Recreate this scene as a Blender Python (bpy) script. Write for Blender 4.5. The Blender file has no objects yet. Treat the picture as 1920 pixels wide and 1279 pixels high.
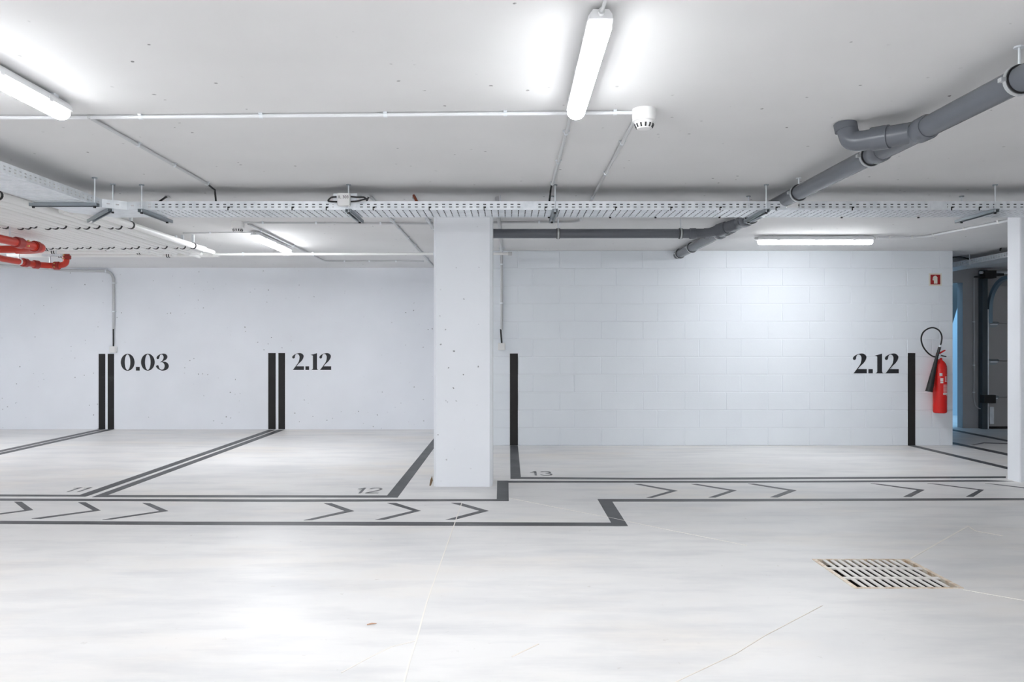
import bpy, math, random
from mathutils import Vector, Matrix
random.seed(7)
PI = math.pi
scene = bpy.context.scene
col = scene.collection

# ------------------------------------------------------------------ camera, world, exposure
F_PX, VX, VY, CAMH = 1480.0, 956.0, 657.0, 1.15
cam_d = bpy.data.cameras.new('camera')
cam_d.sensor_fit = 'HORIZONTAL'; cam_d.sensor_width = 36.0
cam_d.lens = F_PX / 1920.0 * 36.0
cam_d.shift_x = (960.0 - VX) / 1920.0
cam_d.shift_y = (VY - 639.5) / 1920.0
cam = bpy.data.objects.new('camera', cam_d)
cam.location = (0, 0, CAMH); cam.rotation_euler = (PI / 2, 0, 0)
col.objects.link(cam); scene.camera = cam

world = bpy.data.worlds.new('sky'); scene.world = world; world.use_nodes = True
_bg = world.node_tree.nodes['Background']
_bg.inputs[0].default_value = (0.36, 0.62, 0.86, 1); _bg.inputs[1].default_value = 0.75   # daylight in the open well beyond the far doorway

FLANK = 0.03
LAMP = 34.0                     # radiance of the tube-light diffusers
scene.view_settings.view_transform = 'Standard'
scene.view_settings.look = 'None'
scene.view_settings.exposure = 2.55
scene.view_settings.gamma = 1.0
scene.view_settings.use_curve_mapping = False
scene.cycles.use_denoising = True
scene.cycles.use_light_tree = False
scene.cycles.diffuse_bounces = 6
scene.cycles.max_bounces = 12

CEIL = 2.355
YL, YR = 11.5, 9.535            # rear wall behind bays 11/12, block wall behind bay 13
COLOR = Vector

def P(px, py, D):               # photograph pixel at depth D -> world
    return Vector(((px - VX) * D / F_PX, D, CAMH + (VY - py) * D / F_PX))
def F(px, py):                  # photograph pixel on the floor -> world
    D = CAMH * F_PX / (py - VY)
    return Vector(((px - VX) * D / F_PX, D, 0))

# ------------------------------------------------------------------ materials
MATS = {}
def mat(name, color, rough=0.5, metal=0.0, spec=0.5):
    m = bpy.data.materials.new(name); m.use_nodes = True
    b = m.node_tree.nodes['Principled BSDF']
    b.inputs['Base Color'].default_value = (*color, 1)
    b.inputs['Roughness'].default_value = rough
    b.inputs['Metallic'].default_value = metal
    b.inputs['Specular IOR Level'].default_value = spec
    MATS[name] = m
    return m
def nodes(m): return m.node_tree.nodes, m.node_tree.links, m.node_tree.nodes['Principled BSDF']
def coords(nd, lk, scale=(1, 1, 1)):
    g = nd.new('ShaderNodeNewGeometry'); mp = nd.new('ShaderNodeMapping')
    mp.inputs['Scale'].default_value = scale
    lk.new(g.outputs['Position'], mp.inputs['Vector'])
    return mp.outputs['Vector']
def noise(nd, lk, vec, scale, detail=4, rough=0.55):
    n = nd.new('ShaderNodeTexNoise'); n.inputs['Scale'].default_value = scale
    n.inputs['Detail'].default_value = detail; n.inputs['Roughness'].default_value = rough
    lk.new(vec, n.inputs['Vector']); return n.outputs['Fac']
def ramp(nd, lk, fac, stops):
    r = nd.new('ShaderNodeValToRGB'); e = r.color_ramp.elements
    while len(e) < len(stops): e.new(0.5)
    for k, (p, c) in enumerate(stops):
        e[k].position = p; e[k].color = (*c, 1) if len(c) == 3 else c
    lk.new(fac, r.inputs['Fac']); return r.outputs['Color']
def mix(nd, lk, fac, a, b, mode='MIX'):
    x = nd.new('ShaderNodeMix'); x.data_type = 'RGBA'; x.blend_type = mode
    if isinstance(fac, float): x.inputs[0].default_value = fac
    else: lk.new(fac, x.inputs[0])
    for s, v in ((6, a), (7, b)):
        if isinstance(v, tuple): x.inputs[s].default_value = (*v, 1)
        else: lk.new(v, x.inputs[s])
    return x.outputs[2]
def bump(nd, lk, b, h, strength, dist=0.01):
    u = nd.new('ShaderNodeBump'); u.inputs['Strength'].default_value = strength; u.inputs['Distance'].default_value = dist
    lk.new(h, u.inputs['Height']); lk.new(u.outputs['Normal'], b.inputs['Normal'])

def paint_with_pits(name, c, pit_scale, pit_size, keep, rough=0.6, tint=(1, 1, 1), mott=0.04, lift=0.5):
    """painted concrete: faint mottling and small dark air holes where a patch mask allows"""
    m = mat(name, c, rough); nd, lk, b = nodes(m)
    v = coords(nd, lk)
    n1 = noise(nd, lk, v, 0.9, 3)
    d = tuple(x * (1 - mott) for x in c); l = tuple(min(1, x * (1 + mott)) for x in c)
    base = ramp(nd, lk, n1, [(0.3, d), (0.7, l)])
    vo = nd.new('ShaderNodeTexVoronoi'); vo.inputs['Scale'].default_value = pit_scale; vo.inputs['Randomness'].default_value = 1
    wv = nd.new('ShaderNodeVectorMath'); wv.operation = 'ADD'
    nn = nd.new('ShaderNodeTexNoise'); nn.inputs['Scale'].default_value = 40; lk.new(v, nn.inputs['Vector'])
    sc = nd.new('ShaderNodeVectorMath'); sc.operation = 'SCALE'; sc.inputs['Scale'].default_value = 0.02
    lk.new(nn.outputs['Color'], sc.inputs[0]); lk.new(v, wv.inputs[0]); lk.new(sc.outputs[0], wv.inputs[1])
    lk.new(wv.outputs[0], vo.inputs['Vector'])
    pit = ramp(nd, lk, vo.outputs['Distance'], [(pit_size, (1, 1, 1)), (pit_size * 1.6, (0, 0, 0))])
    sp = nd.new('ShaderNodeSeparateColor'); lk.new(vo.outputs['Color'], sp.inputs[0])
    pick = ramp(nd, lk, sp.outputs[0], [(keep, (1, 1, 1)), (keep + 0.01, (0, 0, 0))])
    patch = ramp(nd, lk, noise(nd, lk, v, 1.7, 3), [(0.46, (0, 0, 0)), (0.58, (1, 1, 1))])
    k = mix(nd, lk, 1.0, pit, pick, 'MULTIPLY'); k = mix(nd, lk, 1.0, k, patch, 'MULTIPLY')
    out = mix(nd, lk, k, base, tuple(x * 0.30 for x in c))
    lk.new(out, b.inputs['Base Color'])
    return m

M_WALL = paint_with_pits('painted_concrete_wall', (0.86, 0.885, 0.93), 15, 0.085, 0.42)
M_COL = paint_with_pits('painted_column', (0.90, 0.925, 0.965), 15, 0.075, 0.40, mott=0.02)
M_CEIL = paint_with_pits('painted_ceiling', (0.755, 0.752, 0.753), 12, 0.075, 0.34, rough=0.75)
M_FARWALL = paint_with_pits('grey_render', (0.42, 0.42, 0.43), 10, 0.05, 0.05)

def block_paint():
    m = mat('painted_block', (0.72, 0.765, 0.80), 0.45); nd, lk, b = nodes(m)
    v = coords(nd, lk)
    lk.new(ramp(nd, lk, noise(nd, lk, v, 1.3, 3), [(0.3, (0.81, 0.85, 0.895)), (0.7, (0.84, 0.88, 0.92))]), b.inputs['Base Color'])
    bump(nd, lk, b, noise(nd, lk, v, 85, 2), 0.12, 0.004)
    return m
M_BLOCK = block_paint()

def concrete_floor():
    m = mat('power_floated_concrete', (0.6, 0.6, 0.6), 0.3); nd, lk, b = nodes(m)
    v = coords(nd, lk)
    vs = coords(nd, lk, (0.55, 1.0, 1.0))
    big = noise(nd, lk, vs, 0.6, 6, 0.62)
    base = ramp(nd, lk, big, [(0.28, (0.62, 0.62, 0.625)), (0.47, (0.745, 0.735, 0.725)), (0.72, (0.82, 0.81, 0.795))])
    warm = ramp(nd, lk, noise(nd, lk, vs, 0.9, 5, 0.6), [(0.50, (0, 0, 0)), (0.72, (0.6, 0.6, 0.6))])
    base = mix(nd, lk, warm, base, (0.78, 0.715, 0.64))
    streak = coords(nd, lk, (0.8, 3.2, 1.0))
    dark = ramp(nd, lk, noise(nd, lk, streak, 1.5, 5, 0.62), [(0.46, (0, 0, 0)), (0.80, (0.7, 0.7, 0.7))])
    base = mix(nd, lk, dark, base, (0.52, 0.525, 0.54))
    fleck = ramp(nd, lk, noise(nd, lk, v, 17, 3, 0.6), [(0.69, (0, 0, 0)), (0.76, (0.45, 0.45, 0.45))])
    base = mix(nd, lk, fleck, base, (0.45, 0.42, 0.38))
    lk.new(base, b.inputs['Base Color'])
    rr = nd.new('ShaderNodeMapRange'); rr.inputs['To Min'].default_value = 0.34; rr.inputs['To Max'].default_value = 0.54
    lk.new(noise(nd, lk, v, 2.2, 5), rr.inputs['Value']); lk.new(rr.outputs[0], b.inputs['Roughness'])
    return m
M_FLOOR = concrete_floor()

def worn_paint(name, c, lo, rough=0.3):
    m = mat(name, c, rough, spec=0.35); nd, lk, b = nodes(m)
    v = coords(nd, lk, (0.6, 3.0, 1.0))
    w = ramp(nd, lk, noise(nd, lk, v, 4.5, 7, 0.7), [(0.60, (0, 0, 0)), (0.74, (1, 1, 1))])
    lk.new(mix(nd, lk, w, c, lo), b.inputs['Base Color'])
    rr = nd.new('ShaderNodeMapRange'); rr.inputs['To Min'].default_value = rough - 0.08; rr.inputs['To Max'].default_value = rough + 0.12
    lk.new(noise(nd, lk, coords(nd, lk), 3, 4), rr.inputs['Value']); lk.new(rr.outputs[0], b.inputs['Roughness'])
    return m
M_LINE = worn_paint('grey_floor_paint', (0.062, 0.064, 0.070), (0.15, 0.15, 0.155), 0.42)
M_DIGIT = mat('grey_number_paint', (0.15, 0.15, 0.16), 0.45)
M_BLACK = worn_paint('black_wall_paint', (0.018, 0.017, 0.017), (0.05, 0.05, 0.05), 0.5)
M_INK = mat('black_lettering', (0.014, 0.015, 0.019), 0.5)
M_SEAL = mat('pale_joint_sealant', (0.83, 0.80, 0.75), 0.7)
M_CRACK = mat('tan_joint', (0.80, 0.74, 0.67), 0.8)
M_GALV = mat('galvanised_steel', (0.7, 0.74, 0.77), 0.36, 0.42)
def galv():
    nd, lk, b = nodes(M_GALV); v = coords(nd, lk)
    lk.new(ramp(nd, lk, noise(nd, lk, v, 14, 4), [(0.3, (0.72, 0.76, 0.79)), (0.7, (0.88, 0.91, 0.94))]), b.inputs['Base Color'])
galv()
M_BAND = mat('dull_clamp_steel', (0.55, 0.57, 0.58), 0.4, 0.6)
M_STRUT = mat('zinc_strut', (0.36, 0.40, 0.43), 0.4, 0.8)
M_DARK = mat('dark_rubber', (0.012, 0.012, 0.013), 0.5)
M_CABLE = mat('black_cable', (0.012, 0.012, 0.013), 0.4)
M_GREYPVC = mat('grey_drain_pvc', (0.125, 0.135, 0.155), 0.27)
M_WHITEPVC = mat('white_pipe_plastic', (0.90, 0.90, 0.885), 0.35)
M_CONDUIT = mat('light_grey_conduit', (0.58, 0.59, 0.60), 0.38)
M_CONDUITW = mat('white_conduit', (0.76, 0.77, 0.79), 0.35)
M_RED = mat('red_sprinkler_paint', (0.56, 0.030, 0.012), 0.32)
M_REDDK = mat('dark_red_coupling', (0.34, 0.018, 0.014), 0.35)
M_BRASS = mat('brass_bolt', (0.75, 0.55, 0.22), 0.3, 0.9)
M_LAMPBODY = mat('white_lamp_body', (0.80, 0.81, 0.82), 0.4)
M_PLASTIC = mat('white_plastic', (0.82, 0.82, 0.81), 0.4)
M_PLASTICG = mat('pale_grey_plastic', (0.62, 0.63, 0.63), 0.45)
M_EXT = mat('extinguisher_red', (0.72, 0.012, 0.010), 0.22)
M_EXTWHITE = mat('label_white', (0.85, 0.82, 0.82), 0.45)
M_EXTPINK = mat('label_print', (0.80, 0.42, 0.42), 0.45)
M_SIGNRED = mat('sign_red', (0.36, 0.008, 0.010), 0.45)
M_SIGNCREAM = mat('sign_cream', (0.78, 0.76, 0.68), 0.5)
M_DOOR = mat('grey_door_panel', (0.40, 0.395, 0.395), 0.5)
M_TRACK = mat('blue_steel_track', (0.20, 0.29, 0.36), 0.35, 0.6)
M_FRAME = mat('dark_door_frame', (0.055, 0.075, 0.09), 0.45)
M_WELL = mat('pale_blue_render', (0.60, 0.72, 0.80), 0.7)
M_SHADOW_SLAB = mat('dark_shadow_slab', (0.10, 0.105, 0.11), 0.8)  # dark tone of the slab that stands in for a shadow
M_PIT = mat('drain_pit_shade', (0.025, 0.02, 0.018), 0.9)  # pit lining near black: its shade is put into the colour
M_ORANGE = mat('orange_duct', (0.40, 0.085, 0.035), 0.5)
M_WOOD = mat('pale_splinter', (0.55, 0.33, 0.22), 0.8)
M_LEAF = mat('brown_leaf', (0.16, 0.10, 0.055), 0.8)
def grate_metal():
    m = mat('rust_stained_grating', (0.78, 0.75, 0.70), 0.45, 0.2); nd, lk, b = nodes(m); v = coords(nd, lk)
    lk.new(ramp(nd, lk, noise(nd, lk, v, 16, 5, 0.7), [(0.42, (0.80, 0.74, 0.65)), (0.56, (0.68, 0.53, 0.38)), (0.70, (0.28, 0.15, 0.07))]), b.inputs['Base Color'])
    return m
M_GRATE = grate_metal()
M_BAR = mat('worn_grating_bar', (0.80, 0.77, 0.73), 0.45, 0.1)
def glow(name, strength):
    """opal diffuser: brightest underneath, dimmer on its flanks"""
    m = bpy.data.materials.new(name); m.use_nodes = True; nd, lk, b = nodes(m)
    b.inputs['Base Color'].default_value = (0.9, 0.9, 0.9, 1)
    b.inputs['Emission Color'].default_value = (0.955, 0.975, 1.0, 1)
    g = nd.new('ShaderNodeNewGeometry'); sp = nd.new('ShaderNodeSeparateXYZ'); lk.new(g.outputs['True Normal'], sp.inputs[0])
    r = nd.new('ShaderNodeMapRange'); r.inputs['From Min'].default_value = -0.35; r.inputs['From Max'].default_value = -0.9
    r.inputs['To Min'].default_value = strength * FLANK; r.inputs['To Max'].default_value = strength
    lk.new(sp.outputs['Z'], r.inputs['Value']); lk.new(r.outputs[0], b.inputs['Emission Strength'])
    return m
M_GLOW = glow('lit_diffuser', LAMP)
M_GLOW_NEAR = glow('lit_diffuser_near_rows', LAMP * 0.62)
M_GLOW_FAR = glow('lit_diffuser_far_bay', LAMP * 0.80)
M_GLOW_DIM = glow('lit_diffuser_sideways', LAMP * 0.53)  # sideways light dimmed to even out the wall brightness

# ------------------------------------------------------------------ mesh helpers
WORLD = {}
def prep(o, label=None, cat=None, group=None, kind=None):
    if label: o['label'] = label
    if cat: o['category'] = cat
    if group: o['group'] = group
    if kind: o['kind'] = kind
    return o
def thing(name, loc, label, cat, group=None):
    o = bpy.data.objects.new(name, None); col.objects.link(o)
    o.location = loc; o.empty_display_size = 0.05; WORLD[o] = Vector(loc)
    return prep(o, label, cat, group)

def fillet(pts, r, n=6):
    pts = [Vector(p) for p in pts]; out = [pts[0]]
    for i in range(1, len(pts) - 1):
        a, b, c = pts[i - 1], pts[i], pts[i + 1]
        u = (a - b); w = (c - b); d = min(r, u.length * 0.49, w.length * 0.49)
        s, e = b + u.normalized() * d, b + w.normalized() * d
        for k in range(n + 1):
            t = k / n
            out.append((1 - t) ** 2 * s + 2 * t * (1 - t) * b + t * t * e)
    out.append(pts[-1]); return out

class MB:
    def __init__(self): self.v = []; self.f = []
    def quadbox(self, c8):
        n = len(self.v); self.v += [Vector(p) for p in c8]
        for q in ((0, 3, 2, 1), (4, 5, 6, 7), (0, 1, 5, 4), (1, 2, 6, 5), (2, 3, 7, 6), (3, 0, 4, 7)): self.f.append(tuple(n + k for k in q))
        return self
    def box(self, lo, hi):
        x0, y0, z0 = lo; x1, y1, z1 = hi
        return self.quadbox([(x0, y0, z0), (x1, y0, z0), (x1, y1, z0), (x0, y1, z0), (x0, y0, z1), (x1, y0, z1), (x1, y1, z1), (x0, y1, z1)])
    def cbox(self, lo, hi, b):            # box with chamfered vertical edges
        x0, y0, z0 = lo; x1, y1, z1 = hi
        return self.prism([(x0 + b, y0), (x1 - b, y0), (x1, y0 + b), (x1, y1 - b), (x1 - b, y1), (x0 + b, y1), (x0, y1 - b), (x0, y0 + b)], z0, z1)
    def prism(self, poly, z0, z1, M=None):
        n = len(self.v); k = len(poly)
        for z in (z0, z1):
            for p in poly:
                w = Vector((p[0], p[1], z)); self.v.append(M @ w if M else w)
        self.f.append(tuple(n + i for i in reversed(range(k)))); self.f.append(tuple(n + k + i for i in range(k)))
        for i in range(k):
            j = (i + 1) % k; self.f.append((n + i, n + j, n + k + j, n + k + i))
        return self
    def tube(self, pts, r, seg=14, cap=True):
        pts = [Vector(p) for p in pts]; rs = r if isinstance(r, (list, tuple)) else [r] * len(pts)
        t0 = (pts[1] - pts[0]).normalized()
        up = Vector((0, 0, 1)) if abs(t0.z) < 0.9 else Vector((1, 0, 0))
        nrm = (up - t0 * up.dot(t0)).normalized(); n = len(self.v); prev = t0
        for i, p in enumerate(pts):
            if i == 0: t = t0
            elif i == len(pts) - 1: t = (pts[i] - pts[i - 1]).normalized()
            else:
                a, b = (pts[i] - pts[i - 1]).normalized(), (pts[i + 1] - pts[i]).normalized()
                t = (a + b); t = t.normalized() if t.length > 1e-6 else a
            nrm = (nrm - t * nrm.dot(t)).normalized(); bi = t.cross(nrm)
            for k in range(seg):
                a = 2 * PI * k / seg
                self.v.append(p + (nrm * math.cos(a) + bi * math.sin(a)) * rs[i])
        for i in range(len(pts) - 1):
            for k in range(seg):
                a, b = n + i * seg + k, n + i * seg + (k + 1) % seg
                self.f.append((a, b, b + seg, a + seg))
        if cap:
            self.f.append(tuple(n + k for k in reversed(range(seg))))
            self.f.append(tuple(n + (len(pts) - 1) * seg + k for k in range(seg)))
        return self
    def lathe(self, c, prof, seg=28):     # prof: list of (radius, z)
        return self.tube([Vector((c[0], c[1], c[2] + z)) + Vector((0, 0, 1e-5 * i)) for i, (r, z) in enumerate(prof)], [max(r, 1e-4) for r, z in prof], seg)
    def perf(self, o, u, v, us, vs, hole):  # plate with real openings
        o, u, v = Vector(o), Vector(u), Vector(v); n = len(self.v); nu, nv = len(us), len(vs)
        for a in us:
            for b in vs: self.v.append(o + u * a + v * b)
        for i in range(nu - 1):
            for j in range(nv - 1):
                if not hole(i, j):
                    q = n + i * nv + j; self.f.append((q, q + nv, q + nv + 1, q + 1))
        return self
    def build(self, name, m, parent=None, smooth=False, origin=None, solid=None, bevel=None, **kw):
        if origin is None:
            xs = [p.x for p in self.v]; ys = [p.y for p in self.v]; zs = [p.z for p in self.v]
            origin = Vector(((min(xs) + max(xs)) / 2, (min(ys) + max(ys)) / 2, min(zs)))
        origin = Vector(origin)
        me = bpy.data.meshes.new(name)
        me.from_pydata([tuple(p - origin) for p in self.v], [], self.f); me.validate(); me.update()
        me.materials.append(m)
        if smooth:
            me.shade_smooth()
            try: me.set_sharp_from_angle(angle=math.radians(38))
            except Exception: pass
        o = bpy.data.objects.new(name, me); col.objects.link(o); WORLD[o] = origin
        if parent is not None: o.parent = parent; o.location = origin - WORLD[parent]
        else: o.location = origin
        if solid:
            s = o.modifiers.new('thickness', 'SOLIDIFY'); s.thickness = solid; s.offset = 0
        if bevel:
            s = o.modifiers.new('bevel', 'BEVEL'); s.width = bevel; s.segments = 2; s.limit_method = 'ANGLE'
        return prep(o, kw.get('label'), kw.get('cat'), kw.get('group'), kw.get('kind'))

def copy_tree(root, loc, rz=0.0):
    r = root.copy(); col.objects.link(r); r.location = loc; r.rotation_euler = (0, 0, rz); WORLD[r] = Vector(loc)
    for ch in list(root.children):
        c = ch.copy(); col.objects.link(c); c.parent = r
        for g in list(ch.children):
            d = g.copy(); col.objects.link(d); d.parent = c
    return r

def curve_mesh(splines, extrude, text=None, size=1.0):
    cu = bpy.data.curves.new('glyph', 'FONT' if text else 'CURVE')
    if text: cu.body = text; cu.size = size
    cu.dimensions = '2D'; cu.fill_mode = 'BOTH'; cu.extrude = extrude
    for pts in splines or ():
        s = cu.splines.new('POLY'); s.points.add(len(pts) - 1); s.use_cyclic_u = True
        for k, (x, y) in enumerate(pts): s.points[k].co = (x, y, 0, 1)
    ob = bpy.data.objects.new('glyph', cu); col.objects.link(ob)
    dg = bpy.context.evaluated_depsgraph_get(); dg.update()
    me = bpy.data.meshes.new_from_object(ob.evaluated_get(dg))
    bpy.data.objects.remove(ob); bpy.data.curves.remove(cu)
    return me
def mesh_obj(name, me, m, parent, matrix, **kw):
    me.transform(matrix); me.materials.clear(); me.materials.append(m)
    o = bpy.data.objects.new(name, me); col.objects.link(o)
    if parent is not None: o.parent = parent; o.location = -WORLD[parent]
    WORLD[o] = Vector((0, 0, 0))
    return prep(o, kw.get('label'), kw.get('cat'), kw.get('group'), kw.get('kind'))

# ------------------------------------------------------------------ setting
GX0, GX1, GY0, GY1 = 1.662, 2.192, 3.811, 4.342          # drain opening
RX0, RX1, RY0, RY1 = -9.0, 9.0, -7.0, 11.66
m = MB()
m.perf((0, 0, 0), (1, 0, 0), (0, 1, 0), [RX0, GX0, GX1, RX1], [RY0, GY0, GY1, 14.2], lambda i, j: i == 1 and j == 1)
floor = m.build('floor', M_FLOOR, origin=(0, 0, 0), kind='structure', label='pale grey power-floated concrete garage floor')
m = MB(); m.box((RX0, RY0, CEIL), (RX1, 11.8, CEIL + 0.25))
ceiling = m.build('ceiling', M_CEIL, kind='structure', label='pale grey painted concrete garage ceiling')
m = MB(); m.box((RX0, YL, 0), (-0.35, YL + 0.25, CEIL))
wall_bl = m.build('wall_back_left', M_WALL, kind='structure', label='painted concrete rear wall with small air holes')
m = MB(); m.box((-0.55, YR + 0.2, 0), (-0.35, YL, CEIL)); m.build('wall_step', M_WALL, kind='structure')
m = MB(); m.box((5.154, YR + 0.19, 0), (5.354, 11.66, CEIL)); m.build('wall_passage', M_WALL, kind='structure')
m = MB(); m.box((RX0 - 0.2, RY0, 0), (RX0, 11.75, CEIL)); m.build('wall_left', M_WALL, kind='structure')
m = MB(); m.box((RX1, RY0, 0), (RX1 + 0.2, 14.2, CEIL)); m.build('wall_right', M_WALL, kind='structure')
m = MB(); m.box((RX0 - 0.2, RY0 - 0.2, 0), (RX1 + 0.2, RY0, CEIL)); m.build('wall_front', M_WALL, kind='structure')
# far wall of the passage, with the doorway (x 6.0..6.69) and the garage door opening
DX0, DX1, DZ = 6.0, 6.69, 2.15
m = MB(); m.box((5.154, 11.66, 0), (DX0, 11.8, CEIL)); m.box((DX1, 11.66, 0), (RX1, 11.8, CEIL)); m.box((DX0, 11.66, DZ), (DX1, 11.8, CEIL))
m.build('wall_far', M_FARWALL, kind='structure', label='grey wall at the end of the side passage')
m = MB(); m.box((5.3, 13.9, 0), (8.6, 14.1, 3.6)); m.box((5.1, 11.8, 0), (5.3, 14.1, 3.6)); m.box((8.6, 11.8, 0), (8.8, 14.1, 3.6))
m.build('wall_light_well', M_WELL, kind='structure', label='daylit wall of the open well beyond the doorway')
# added dark slab standing in for the slanting shadow beyond the doorway
m = MB(); MX = Matrix(((1, 0, 0, 0), (0, 0, 1, 0), (0, 1, 0, 0), (0, 0, 0, 1)))
m.prism([(7.19, 2.27), (6.80, 0.95), (5.6, 0.95), (5.6, 3.2), (7.45, 3.2)], 12.45, 12.6, MX)
m.build('shadow_slab', M_SHADOW_SLAB, label='dark slab standing in for a slanting shadow beyond the far doorway', cat='shadow stand-in')

# block wall behind bay 13: core plus separate painted blocks
m = MB(); m.box((-0.55, YR + 0.004, 0), (5.350, YR + 0.2, CEIL))
wall_br = m.build('wall_back_right', M_BLOCK, kind='structure', label='white painted concrete block rear wall')
CH = CEIL / 11.0; PITCH = 0.5025; GAP = 0.0035
BLOCKS = {}
def block_mesh(w):
    k = round(w, 3)
    if k not in BLOCKS:
        b = 0.003; h = CH - 2 * GAP
        me = bpy.data.meshes.new('block')
        vs = [(b, 0, b), (w - b, 0, b), (w - b, 0, h - b), (b, 0, h - b), (0, .004, 0), (w, .004, 0), (w, .004, h), (0, .004, h), (0, .05, 0), (w, .05, 0), (w, .05, h), (0, .05, h)]
        fs = [(0, 1, 2, 3), (0, 4, 5, 1), (1, 5, 6, 2), (2, 6, 7, 3), (3, 7, 4, 0), (4, 8, 9, 5), (5, 9, 10, 6), (6, 10, 11, 7), (7, 11, 8, 4)]
        me.from_pydata(vs, [], fs); me.materials.append(M_BLOCK); BLOCKS[k] = me
    return BLOCKS[k]
for r in range(11):
    off = 0.602 if r % 2 == 0 else 0.778
    js = [off + PITCH * k for k in range(-4, 12)]
    js = [-0.55] + [x for x in js if -0.50 < x < 5.10] + ([5.10] if r % 2 else [5.19]) + [5.354]
    js = [x for i, x in enumerate(js) if i == 0 or x - js[i - 1] > 0.05]
    for a, b in zip(js[:-1], js[1:]):
        o = bpy.data.objects.new('block', block_mesh(b - a - 2 * GAP)); col.objects.link(o); o.parent = wall_br
        o.location = Vector((a + GAP, YR + random.uniform(-0.0012, 0.0012), r * CH + GAP)) - WORLD[wall_br]

# columns
m = MB(); m.cbox((-0.643, 6.655, 0), (-0.148, 7.05, CEIL), 0.022)
m.build('column', M_COL, label='square white concrete column between bays 12 and 13', cat='column')
m = MB(); m.cbox((4.437, 6.86, 0), (4.98, 7.045, CEIL), 0.008)
m.build('column', M_COL, label='slim white concrete column at the right edge before the passage', cat='column')

# ------------------------------------------------------------------ floor paint (parts of the floor)
lift = [0]
def floor_poly(name, px, m_=M_LINE, label=None, h=0.0010, world=False):
    lift[0] = (lift[0] + 1) % 6
    z = h + lift[0] * 0.00012
    pts = [(Vector((*p, 0)) if world else F(*p)) for p in px]
    area = sum(pts[i].x * pts[(i + 1) % len(pts)].y - pts[(i + 1) % len(pts)].x * pts[i].y for i in range(len(pts)))
    if area < 0: pts.reverse()
    b = MB(); b.prism([(p.x, p.y) for p in pts], 0.0, z)
    return b.build(name, m_, floor, label=label)
floor_poly('bay_line', [(149.6, 928.2), (503.4, 806.2), (516.5, 806.2), (166, 929.8), (160, 931.3)], label='grey painted line, left of the pair dividing bays 11 and 12')
floor_poly('bay_line', [(172.7, 932.2), (520.4, 806.2), (533.4, 806.2), (203.6, 928)], label='grey painted line, right of the pair dividing bays 11 and 12')
floor_poly('bay_line', [(-400, 925.6), (150, 928.2), (160, 931.4), (-400, 929)], label='grey painted end line of bay 11')
floor_poly('bay_line', [(190, 928.6), (727, 929.5), (745.6, 933.2), (172.7, 932.4)], label='grey painted end line of bay 12')
floor_poly('bay_line', [(726, 929.2), (826.5, 806.2), (839, 806.2), (745.6, 933.2)], label='wide grey line running behind the column at bay 12')
floor_poly('bay_line', [(-5.99, 11.495), (-5.89, 11.495), (-5.62, 6.28), (-5.72, 6.28)], world=True, label='grey line left of the leftmost pair, below number 0.03')
floor_poly('bay_line', [(-5.855, 11.495), (-5.755, 11.495), (-5.485, 6.28), (-5.585, 6.28)], world=True, label='grey line right of the leftmost pair, below number 0.03')
floor_poly('aisle_line', [(-400, 933.6), (500, 936.9), (931.3, 936.3), (953.9, 939.8), (500, 941), (-400, 937.5)], label='upper grey line of the arrowed walkway, left part')
floor_poly('aisle_line', [(932.3, 901.6), (953.3, 901.6), (953.9, 939.8), (931.3, 939.8)], label='short grey jog line beside the column foot')
floor_poly('bay_line', [(956.2, 835.8), (971, 835.8), (976.8, 897.5), (957, 897.7)], label='grey line on the floor left of bay 13')
floor_poly('bay_line', [(957, 898), (976.8, 894.9), (1200, 896.3), (1400, 895.7), (1886, 893.6), (1886, 896.5), (1400, 899), (1200, 899.5)], label='grey painted end line of bay 13')
floor_poly('aisle_line', [(932.3, 901.7), (1400, 902.2), (1850, 900.5), (1901, 902.5), (1850, 903.2), (1400, 905.4), (953, 905.3)], label='upper grey line of the arrowed walkway, right part')
floor_poly('aisle_line', [(-400, 975), (0, 976.9), (340, 978.6), (700, 978.9), (1146, 980.3), (1177.5, 986.6), (700, 985.8), (340, 984.4), (0, 982.6), (-400, 981)], label='lower dark line of the arrowed walkway, left part')
floor_poly('aisle_line', [(1120.3, 936.2), (1145, 936.2), (1177.5, 986.6), (1149.5, 986.6)], label='wide slanted jog line of the walkway in mid floor')
floor_poly('aisle_line', [(1120.3, 936.2), (1400, 936), (1920, 934.3), (2100, 933.7), (2100, 937.2), (1920, 938), (1400, 940.4), (1147.7, 940.7)], label='lower grey line of the arrowed walkway, right part')
floor_poly('bay_line', [(4.81, 6.3), (4.91, 6.3), (4.90, 9.53), (4.805, 9.53)], world=True, label='grey floor line running from the stripe by the extinguisher')
floor_poly('bay_line', [(5.445, 6.3), (5.56, 6.3), (5.54, 11.6), (5.425, 11.6)], world=True, label='grey floor line at the mouth of the passage')
floor_poly('bay_line', [(6.19, 8.6), (6.29, 8.6), (6.46, 11.6), (6.35, 11.6)], world=True, label='grey floor line deep in the passage')
floor_poly('bay_line', [(1821, 834.8), (1826, 834.8), (1845.5, 831.3), (1900, 833.2), (1900, 831.7), (1843, 829.8)], label='bent grey floor mark in the passage')
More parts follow.
